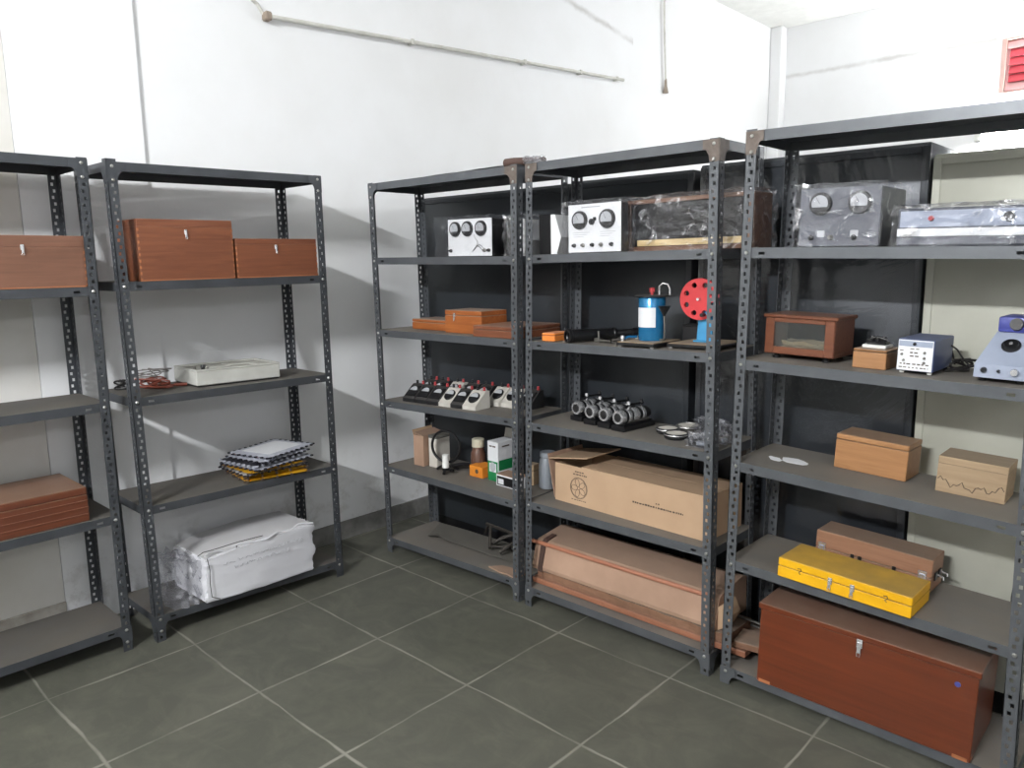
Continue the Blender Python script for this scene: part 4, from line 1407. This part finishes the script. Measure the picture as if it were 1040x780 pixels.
first = None
xs = [(1.158, 0.245), (1.252, 0.215), (1.335, 0.20), (1.416, 0.185)]
labs = ['black lens tube with chrome rings at the left end of its row', 'second black and chrome lens tube from the left of the row', 'third black and chrome lens tube from the left of the row', 'black lens tube with chrome rings at the right end of its row']
for (x, y), lab in zip(xs, labs):
    loc = (x, y, zc(x))
    if first is None:
        first = spectrum_tube(lab, loc, -0.10)
    else:
        copy_thing(first, loc, -0.10, lab)


def magnifier(label, x, y, r, handle=0.0, keyrim='black', hang=0.0):
    t = thing('magnifier', label, 'magnifier', (x, y, zc(x)), 0, 'round glasses lying on the shelf')
    MB().lathe((0, 0, 0), (0, 0, 0.022), [(0, r*0.9), (0.2, r*0.98), (0.7, r), (1, r*0.93), (1, r*0.86), (0.8, r*0.84)], keyrim, 32).obj('rim', t)
    MB().lathe((0, 0, 0.015), (0, 0, 0.020), [(0, r*0.86), (1, r*0.82)], 'card_white', 32).obj('glass_face', t)
    pts = [(r*0.97*math.cos(2*PI*k/36), r*0.97*math.sin(2*PI*k/36), 0.016) for k in range(36)]
    MB().tube(pts, 0.0022, 'chrome', 6, True).obj('chrome_band', t)
    if handle:
        d = Vector((math.cos(hang), math.sin(hang), 0))
        MB().lathe(d*r*0.97+Vector((0, 0, 0.011)), d*(r+handle)+Vector((0, 0, 0.011)), [(0, 0.005), (0.25, 0.006), (0.3, 0.009), (0.9, 0.009), (1, 0.005)], keyrim, 12).obj('handle', t)
    return t


magnifier('black-rimmed round magnifier at the front, with a short handle', 1.650, 0.130, 0.048, 0.07, hang=0.15)
magnifier('black-rimmed round magnifier behind the front one', 1.575, 0.190, 0.046)
magnifier('grey-rimmed round glass dish behind the two magnifiers', 1.612, 0.285, 0.05, keyrim='steel')
for i, (x, y, w_, d_, h_, lab) in enumerate(((1.725, 0.25, 0.06, 0.07, 0.05, 'crumpled clear plastic bag right of the magnifiers'), (1.826, 0.175, 0.03, 0.05, 0.06, 'crumpled clear plastic bag standing up behind the rack post'), (1.79, 0.075, 0.07, 0.04, 0.03, 'small crumpled clear plastic bag at the front right corner'))):
    t = thing('plastic_bag', lab, 'bag', (x, y, zc(x)), 0.0, 'clear plastic bags on the middle rack')
    b = MB(); b.wrapbox(-w_/2, w_/2, -d_/2, d_/2, 0, h_, 'wrap_bag', 7, 0.022, 40+i); b.obj('bag', t)
    b = MB(); b.box(-w_*0.3, w_*0.3, -d_*0.3, d_*0.3, 0.002, 0.016, 'grey_plastic', 0.004); b.obj('contents', t)

# ------------------------------------------------------------------ middle rack, long carton
zk = lambda x: Z4(1, x)
ct = thing('long_carton', 'long tan cardboard carton with a round fan emblem and an open flap', 'carton', (1.455, 0.205, zk(1.455)), -0.05)
W_, D_, H_ = 0.755, 0.25, 0.168
b = MB()
b.box(-W_/2, W_/2, -D_/2, -D_/2+0.004, 0, H_, 'card'); b.box(-W_/2, W_/2, D_/2-0.004, D_/2, 0, H_, 'card')
b.box(-W_/2, W_/2, -D_/2+0.004, D_/2-0.004, 0, 0.004, 'card')
b.box(W_/2-0.004, W_/2, -D_/2+0.004, D_/2-0.004, 0.004, H_, 'card')
b.box(-W_/2, -W_/2+0.004, -D_/2+0.004, D_/2-0.004, 0.004, H_*0.99, 'card')
b.obj('carton_body', ct)
b = MB(); b.box(-W_/2+0.15, W_/2, -D_/2, 0.0, H_+0.0005, H_+0.0045, 'card'); b.box(-W_/2+0.15, W_/2, 0.002, D_/2, H_+0.0005, H_+0.0045, 'card'); b.obj('top_flap', ct)
b = MB()
T = Matrix.Translation((-W_/2, 0, H_+0.004)) @ Matrix.Rotation(math.radians(-9), 4, 'Y')
b.box(-0.03, 0.19, -D_/2-0.005, D_/2*0.8, 0.012, 0.017, 'card', 0.001, T); b.obj('raised_flap', ct)
b = MB(); b.prism([(-W_/2-0.001, 0.01), (-W_/2-0.042, H_+0.03), (-W_/2-0.046, H_+0.03), (-W_/2-0.005, 0.008)], -D_/2, D_/2-0.02, 'card_dark', 'xz'); b.obj('end_flap', ct)
em = MB()
ex, ez, er = -W_/2+0.135, 0.077, 0.046
yf = -D_/2-0.0006
em.tube([(ex+er*math.cos(2*PI*k/40), yf, ez+er*math.sin(2*PI*k/40)) for k in range(40)], 0.0011, 'ink', 5, True)
em.tube([(ex+er*0.93*math.cos(2*PI*k/40), yf, ez+er*0.93*math.sin(2*PI*k/40)) for k in range(40)], 0.0008, 'ink', 5, True)
for k in range(5):
    a = 2*PI*k/5
    pts = []
    for i in range(14):
        s = i/13
        rr = er*0.16+er*0.72*math.sin(PI*s*0.98)**0.8
        aa = a+1.25*s
        pts.append((ex+rr*math.cos(aa), yf, ez+rr*math.sin(aa)))
    em.tube(pts, 0.0010, 'ink', 5)
em.tube([(ex+er*0.16*math.cos(2*PI*k/16), yf, ez+er*0.16*math.sin(2*PI*k/16)) for k in range(16)], 0.0012, 'ink', 5, True)
em.obj('fan_emblem', ct)
em = MB()
rnd = random.Random(9)


def scribble(mb, x0, x1, z, h, yy, key='ink', gap=0.005):
    x = x0
    while x < x1:
        l = rnd.uniform(0.004, 0.011)
        mb.box(x, min(x+l, x1), yy-0.0005, yy+0.0004, z, z+h*rnd.uniform(0.75, 1.0), key)
        x += l+rnd.uniform(0.4, 1.2)*gap


scribble(em, ex-0.02, ex+0.03, 0.145, 0.006, yf)
scribble(em, ex-0.03, ex+0.045, 0.133, 0.006, yf)
scribble(em, ex-0.04, ex+0.04, 0.022, 0.004, yf)
scribble(em, 0.04, 0.275, 0.078, 0.007, yf)
scribble(em, 0.15, 0.17, 0.094, 0.006, yf)
em.obj('printed_lines', ct)

# ------------------------------------------------------------------ middle rack, floor shelf: planks and a long package
z0 = 0.0930
rows = [('plank_red', 1.487, 0.085, 1.02, 0.075, 0.026, 0.0, 'reddish plank along the front of the floor shelf'), ('plank', 1.487, 0.205, 1.06, 0.13, 0.03, 0.0, 'wide dusty plank behind the reddish front one')]
for key, x, y, L, d_, h_, rz, lab in rows:
    t = thing('plank', lab, 'plank', (x, y, z0), rz, 'planks on the middle rack floor shelf')
    b = MB(); b.box(-L/2, L/2, -d_/2, d_/2, 0.0015, h_, key, 0.003); b.obj('board', t)
t = thing('plank', 'splintered thin plank on top of the lower planks under the package', 'plank', (1.465, 0.145, z0+0.0305), -0.012, 'planks on the middle rack floor shelf')
L, d_ = 0.93, 0.19
n = 40
rnd = random.Random(2)
poly = [(-L/2+L*i/n, -d_/2+rnd.uniform(-0.006, 0.006)) for i in range(n+1)]+[(L/2, d_/2), (-L/2, d_/2)]
b = MB(); b.prism(poly, 0.0, 0.034, 'plank', 'xy'); b.obj('board', t, smooth=False)

zp = z0+0.0655
t = thing('long_package', 'long flat brown cardboard package with copper-coloured edging on the planks', 'package', (1.430, 0.163, zp), -0.003)
L = 0.90
b = MB()
b.prism([(-0.115, 0.004), (-0.118, 0.02), (-0.09, 0.118), (-0.075, 0.13), (0.09, 0.15), (0.125, 0.14), (0.13, 0.0)], -L/2, L/2, 'card_dark', 'yz')
b.obj('package_body', t, smooth=False)
b = MB(); b.tube([(-L/2-0.015, -0.095, 0.121), (0, -0.0955, 0.120), (L/2-0.02, -0.095, 0.121)], 0.0095, 'copper_wood', 10); b.obj('edge_moulding', t)
b = MB(); b.prism([(-0.124, 0.0), (-0.121, 0.022), (-0.097, 0.122), (-0.076, 0.137), (-0.02, 0.145), (-0.02, 0.14), (-0.074, 0.131), (-0.091, 0.119), (-0.117, 0.02), (-0.12, 0.0)], -L/2+0.035, -L/2+0.06, 'leather', 'yz'); b.obj('strap', t, smooth=False)
b = MB(); b.prism([(0.0, 0.0), (0.0, 0.09), (0.03, 0.12), (0.055, 0.07), (0.03, 0.02)], -0.10, -0.03, 'card', 'xz', Matrix.Translation((L/2+0.0005, 0, 0))); b.obj('torn_end', t, smooth=False)
for i, y in enumerate((0.29, 0.315)):
    pass
t = thing('plank_offcut', 'short plank end sticking out beside the big brown trunk', 'plank', (1.993, 0.105, z0+0.0312), 0.15)
b = MB(); b.box(-0.05, 0.05, -0.055, 0.06, 0, 0.026, 'plank', 0.003); b.obj('board', t)
for i, (dy, zz) in enumerate(((0.0, 0.042), (0.022, 0.030))):
    t = thing('metal_rod', ['upper pale metal rod between the planks and the trunk', 'lower pale metal rod between the planks and the trunk'][i], 'rod', (1.97, 0.205+dy*1.2, z0+0.030+0.0), 0.0)
    MB().tube([(-0.085, 0, 0.012+0.03*(1-i)), (0.0, 0, 0.009+0.03*(1-i)), (0.085, -0.005, 0.006+0.03*(1-i))], 0.0055, 'steel', 8).obj('rod', t)

# ------------------------------------------------------------------ near rack, wrapped instruments
def corners(t):
    for sx in (-1, 1):
        MB().box(sx*0.05-0.012, sx*0.05+0.012, -0.122, -0.12, 0.03, 0.05, 'dial_grey', 0.002).obj('switch', t)


meter_unit('grey two-meter instrument wrapped in shiny creased plastic', (2.246, 0.045+0.12, Z5(4, 2.246)), 0, 0.238, 0.24, 0.178, (-0.055, 0.062), 0.034, 'grey_box', 'grey_box', (-0.08, -0.02, 0.05), (0.010, 0.012, 'wrap_thick'), 12, extra=corners)
t = thing('wrapped_instrument', 'long low blue-grey instrument with a white band wrapped in plastic', 'instrument', (2.594, 0.045+0.10, Z5(4, 2.61)), 0.0, None, T5(4))
b = MB(); b.box(-0.18, 0.18, -0.095, 0.10, 0, 0.108, 'grey_box', 0.006); b.obj('case', t)
b = MB(); b.box(-0.178, 0.178, -0.098, -0.0945, 0.028, 0.05, 'white_panel', 0.001); b.obj('white_band', t)
b = MB(); b.box(-0.172, 0.175, -0.097, -0.0945, 0.054, 0.100, 'blue_grey', 0.001); b.obj('front_panel', t)
MB().lathe((-0.09, -0.097, 0.078), (-0.09, -0.106, 0.078), [(0, 0.008), (1, 0.006)], 'red_knob', 12).obj('button', t)
MB().lathe((0.10, -0.097, 0.078), (0.10, -0.110, 0.078), [(0, 0.014), (1, 0.012)], 'black', 18).obj('knob', t)
wb = MB(); wb.wrapbox(-0.186, 0.186, -0.112, 0.108, 0, 0.114, 'wrap_thick', 12, 0.008, 15); wb.obj('plastic_wrap', t)

# glass-fronted cabinet
zn = lambda x: Z5(3, x)
t = thing('glass_cabinet', 'reddish wooden balance cabinet with a glass front on black feet', 'cabinet', (2.118, 0.185, zn(2.118)), -0.02, None, T5(3))
W_, D_, H_ = 0.235, 0.16, 0.150
f0 = 0.016
b = MB()
b.box(-W_/2, W_/2, -D_/2, D_/2, f0, f0+0.014, 'wood_cabinet', 0.002)
b.box(-W_/2, -W_/2+0.008, -D_/2, D_/2, f0+0.014, H_-0.012, 'wood_cabinet'); b.box(W_/2-0.008, W_/2, -D_/2, D_/2, f0+0.014, H_-0.012, 'wood_cabinet')
b.box(-W_/2+0.008, W_/2-0.008, D_/2-0.006, D_/2, f0+0.014, H_-0.012, 'cupboard')
b.obj('case', t)
b = MB(); b.box(-W_/2-0.008, W_/2+0.008, -D_/2-0.008, D_/2+0.006, H_-0.012, H_, 'wood_cabinet', 0.003); b.obj('top', t)
b = MB()
y0, y1 = -D_/2-0.006, -D_/2+0.004
b.box(-W_/2+0.001, -W_/2+0.032, y0, y1, f0+0.002, H_-0.013, 'wood_cabinet', 0.002); b.box(W_/2-0.032, W_/2-0.001, y0, y1, f0+0.002, H_-0.013, 'wood_cabinet', 0.002)
b.box(-W_/2+0.032, W_/2-0.032, y0, y1, f0+0.002, f0+0.026, 'wood_cabinet', 0.002); b.box(-W_/2+0.032, W_/2-0.032, y0, y1, H_-0.026, H_-0.013, 'wood_cabinet', 0.002)
fo = b.obj('front_frame', t)
MB().box(-W_/2+0.032, W_/2-0.032, -D_/2-0.003, -D_/2-0.0005, f0+0.026, H_-0.026, 'glass').obj('pane', fo)
b = MB(); b.wrapbox(-0.06, 0.075, -0.05, 0.03, f0+0.014, f0+0.036, 'wood_pale', 5, 0.012, 6); b.obj('contents', t)
for sx in (-1, 1):
    for sy in (-1, 1):
        MB().lathe((sx*0.085, sy*0.055, 0), (sx*0.085, sy*0.055, f0), [(0, 0.013), (0.5, 0.013), (0.55, 0.008), (1, 0.008)], 'black', 16).obj('foot', t)

bx = wooden_box('wooden_box', 'small tan wooden box with a black switch on top', (2.350, 0.150, zn(2.350)), -0.03, 0.100, 0.13, 0.060, 'wood_tan', 0.12, tilt=T5(3))
t = thing('switch_key', 'black switch on a pale block on the small tan box', 'switch', (2.350, 0.155, zn(2.350)+0.0603), -0.03, None, T5(3))
MB().box(-0.036, 0.036, -0.034, 0.034, 0, 0.010, 'white', 0.002).obj('base', t)
MB().box(-0.03, 0.03, -0.02, 0.022, 0.010, 0.020, 'black', 0.003).obj('body', t)
for x in (-0.018, 0.0, 0.018):
    MB().lathe((x, 0.0, 0.018), (x, 0.0, 0.036), [(0, 0.008), (0.5, 0.009), (1, 0.006)], 'black', 12).obj('knob', t)
MB().tube([(-0.028, -0.012, 0.022), (0.0, -0.014, 0.034), (0.03, -0.01, 0.026)], 0.004, 'black', 8).obj('lever', t)

t = thing('power_supply', 'blue-cased power supply with a white printed front panel', 'instrument', (2.484, 0.06+0.105, zn(2.484)), -0.02, None, T5(3))
W_, D_, H_ = 0.100, 0.20, 0.104
b = MB(); b.box(-W_/2, W_/2, -D_/2+0.003, D_/2, 0.008, H_, 'blue_case', 0.003); b.obj('case', t)
b = MB(); b.box(-W_/2+0.002, W_/2-0.002, -D_/2, -D_/2+0.0032, 0.01, H_-0.003, 'white_panel', 0.001); po = b.obj('front_panel', t)
b = MB()
yp = -D_/2-0.0003
b.box(-W_/2+0.004, W_/2-0.004, yp-0.0004, yp+0.0004, H_-0.022, H_-0.006, 'blue_grey')
scribble(b, -0.042, -0.028, 0.068, 0.003, yp); scribble(b, -0.014, 0.010, 0.074, 0.003, yp)
scribble(b, -0.014, 0.010, 0.062, 0.004, yp); scribble(b, -0.014, 0.010, 0.052, 0.004, yp); scribble(b, -0.04, 0.04, 0.028, 0.004, yp); scribble(b, -0.042, 0.038, 0.018, 0.003, yp)
b.obj('printed_lines', po)
for x, z in ((-0.036, 0.058), (0.026, 0.066), (0.026, 0.05), (0.026, 0.036), (-0.03, 0.04)):
    MB().lathe((x, yp, z), (x, yp-0.007, z), [(0, 0.004), (1, 0.003)], 'steel', 10).obj('terminal', t)
MB().lathe((-0.003, yp, H_-0.014), (-0.003, yp-0.006, H_-0.014), [(0, 0.005), (1, 0.004)], 'black', 12).obj('lamp', t)
for sx in (-1, 1):
    for sy in (-1, 1):
        MB().lathe((sx*0.038, sy*0.08, 0), (sx*0.038, sy*0.08, 0.009), [(0, 0.006), (1, 0.008)], 'black' if sy > 0 else 'white', 10).obj('foot', t)
t = thing('mains_cable', 'black mains cord coiled between the two blue instruments', 'cable', (2.575, 0.235, zn(2.575)+0.005), 0)
MB().tube(coil(random.Random(8), 0, 0, 0, 0.04, 0.055, 4, 0.03), 0.004, 'cable_black', 6).obj('cord', t)
MB().tube([(-0.03, 0.03, 0.01), (-0.04, 0.03, 0.05), (-0.045, 0.01, 0.075), (-0.02, 0.0, 0.06), (0.0, 0.0, 0.03), (0.02, 0.0, 0.01)], 0.003, 'cable_black', 6).obj('loop', t)

t = thing('colorimeter', 'grey-blue sloping instrument with a black dial and blue block on top', 'instrument', (2.703, 0.06+0.12, zn(2.703)), -0.02, None, T5(3))
W_, D_ = 0.125, 0.24
b = MB()
# tapering front: wide foot, narrow shoulder
lo, hi = [(-W_/2, -D_/2), (W_/2, -D_/2), (W_/2, D_/2), (-W_/2, D_/2)], [(-0.036, -0.02), (0.052, -0.02), (0.055, D_/2), (-0.036, D_/2)]
vs = [(x, y, 0.012) for x, y in lo]+[(x, y, 0.050) for x, y in lo]+[(x, y, 0.134) for x, y in hi]
b.add(vs, [(0, 1, 2, 3), (0, 1, 5, 4), (1, 2, 6, 5), (2, 3, 7, 6), (3, 0, 4, 7), (4, 5, 9, 8), (5, 6, 10, 9), (6, 7, 11, 10), (7, 4, 8, 11), (8, 9, 10, 11)], 'blue_grey')
b.obj('case', t, smooth=False)
b = MB(); b.box(-0.034, 0.056, -0.03, D_/2-0.01, 0.134, 0.178, 'blue_dark', 0.006, seg=2); b.obj('top_block', t)
nn = Vector((0, -0.084, 0.1)).normalized()
q = Vector((0.010, -0.062, 0.099))
MB().lathe(q-nn*0.002, q+nn*0.012, [(0, 0.024), (0.5, 0.024), (0.6, 0.019), (1, 0.017)], 'black', 26).obj('dial_knob', t)
MB().lathe(q+nn*0.012, q+nn*0.014, [(0, 0.005), (1, 0.004)], 'chrome', 12).obj('dial_cap', t)
MB().lathe((0.012, -0.03, 0.158), (0.012, -0.042, 0.160), [(0, 0.018), (1, 0.016)], 'black_matte', 22).obj('sample_port', t)
for x, r, k in ((-0.038, 0.008, 'black'), (-0.002, 0.004, 'black'), (0.036, 0.011, 'chrome')):
    MB().lathe((x, -D_/2, 0.034), (x, -D_/2-0.012, 0.034), [(0, r), (0.5, r), (1, r*0.8)], k, 14).obj('knob', t)
for sx in (-1, 1):
    for sy in (-1, 1):
        MB().lathe((sx*0.045, sy*0.09, 0), (sx*0.045, sy*0.09, 0.013), [(0, 0.010), (1, 0.012)], 'black', 12).obj('foot', t)

# near rack, fourth shelf
zw = lambda x: Z5(2, x)
wooden_box('wooden_box', 'plain tan wooden box beside the white scraps on the near rack', (2.338, 0.180+0.07, zw(2.338)), -0.03, 0.228, 0.13, 0.118, 'wood_tan', 0.16, tilt=T5(2))
wooden_box('wooden_box', 'scuffed whitish wooden box with a torn dirty line', (2.632, 0.160+0.068, zw(2.632)), 0.0, 0.184, 0.13, 0.112, 'wood_pale', 0.2, tilt=T5(2))
crk = MB()
pts = [(-0.088+0.176*i/24, -0.0655, 0.04+0.008*math.sin(i*0.9)+0.006*math.sin(i*2.3)-0.014*math.sin(PI*i/24)) for i in range(25)]
crk.tube(pts, 0.0013, 'ink', 5)
crk.obj('tear_line', bpy.data.objects['wooden_box'] if False else [o for o in C.objects if o.get('label', '').startswith('scuffed whitish')][0])
for i, (x, y, s, lab) in enumerate(((2.045, 0.130, 0.032, 'smaller white paper scrap near the left end of the shelf'), (2.105, 0.150, 0.058, 'larger torn white scrap right of the smaller one'))):
    t = thing('paper_scrap', lab, 'paper', (x, y, zw(x)), -0.5+0.3*i, None, T5(2))
    rnd = random.Random(i+3)
    poly = [(s*(0.75+0.35*rnd.random())*math.cos(2*PI*k/11), 0.55*s*(0.7+0.4*rnd.random())*math.sin(2*PI*k/11)) for k in range(11)]
    b = MB(); b.prism(poly, 0.0, 0.0015, 'white_paper', 'xy'); b.obj('scrap', t, smooth=False)

# near rack, fifth shelf
zy = lambda x: Z5(1, x)
yl = wooden_box('tool_case', 'flat bright yellow case with two chrome latches', (2.338, 0.072, zy(2.338)), -0.03, 0.418, 0.172, 0.066, 'yellow', 0.42, (), tilt=T5(1), cat='case')
for lx in (-0.035, 0.035):
    latch_part(yl, lx, -0.0868, 0.040, 0.034, 0.014)
for lx in (-0.135, 0.135):
    m = MB(); m.tube([(lx-0.007, -0.0866, 0.046), (lx+0.003, -0.0875, 0.048), (lx+0.006, -0.0875, 0.042), (lx-0.002, -0.0875, 0.034), (lx+0.004, -0.0868, 0.028)], 0.0014, 'ink', 5); m.obj('catch', yl)
lc = wooden_box('instrument_case', 'long brown wooden case with metal corner catches behind the yellow one', (2.352, 0.272, zy(2.352)), -0.03, 0.375, 0.12, 0.112, 'wood_case', 0.55, (), tilt=T5(1), cat='case')
for lx in (-0.165, 0.16):
    latch_part(lc, lx, -0.0605, 0.055, 0.05, 0.026)
for k, lx in enumerate((-0.06, -0.035, 0.075)):
    m = MB(); m.box(lx-0.006, lx+0.006, -0.066, -0.0602, 0.038, 0.058, 'black', 0.002); m.obj('hinge', lc)
for y in (-0.02, 0.02):
    m = MB(); m.box(0.1875, 0.192, y-0.012, y+0.012, 0.035, 0.062, 'black', 0.001); m.tube([(0.19, y, 0.055), (0.213, y-0.004, 0.052), (0.214, y-0.006, 0.044)], 0.003, 'chrome', 6); m.obj('side_catch', lc)

# near rack, big trunk
tk = wooden_box('storage_chest', 'big varnished brown wooden trunk filling the floor shelf at right', (2.396, 0.138, Z5(0, 2.396)), 0.01, 0.655, 0.29, 0.292, 'wood_trunk', 0.075, (), tilt=T5(0), overhang=0.006, cat='trunk')
latch_part(tk, 0.0, -0.1515, 0.262, 0.045, 0.018)
m = MB(); m.lathe((0.275, -0.1446, 0.232), (0.275, -0.1458, 0.232), [(0, 0.009), (1, 0.008)], 'blue_dark', 10); m.obj('blue_spot', tk)
for sx in (-1, 1):
    m = MB(); m.box(sx*0.3-0.02, sx*0.3+0.02, -0.1455, -0.1449, -0.0, 0.012, 'wood_edge'); m.obj('worn_corner', tk)

# thin cord hanging at the back of the near rack
t = thing('hanging_cord', 'thin dark cord hanging behind the near rack at right', 'cable', (2.74, 0.375, zw(2.74)-0.005), 0)
MB().tube([(0, 0.0, 0.05), (-0.006, 0.004, -0.1), (0.004, 0.004, -0.22), (-0.006, 0.0, -0.35), (0.0, 0.0, -0.60), (0.0, 0.0, -0.78)], 0.0035, 'cable_black', 6).obj('cord', t)
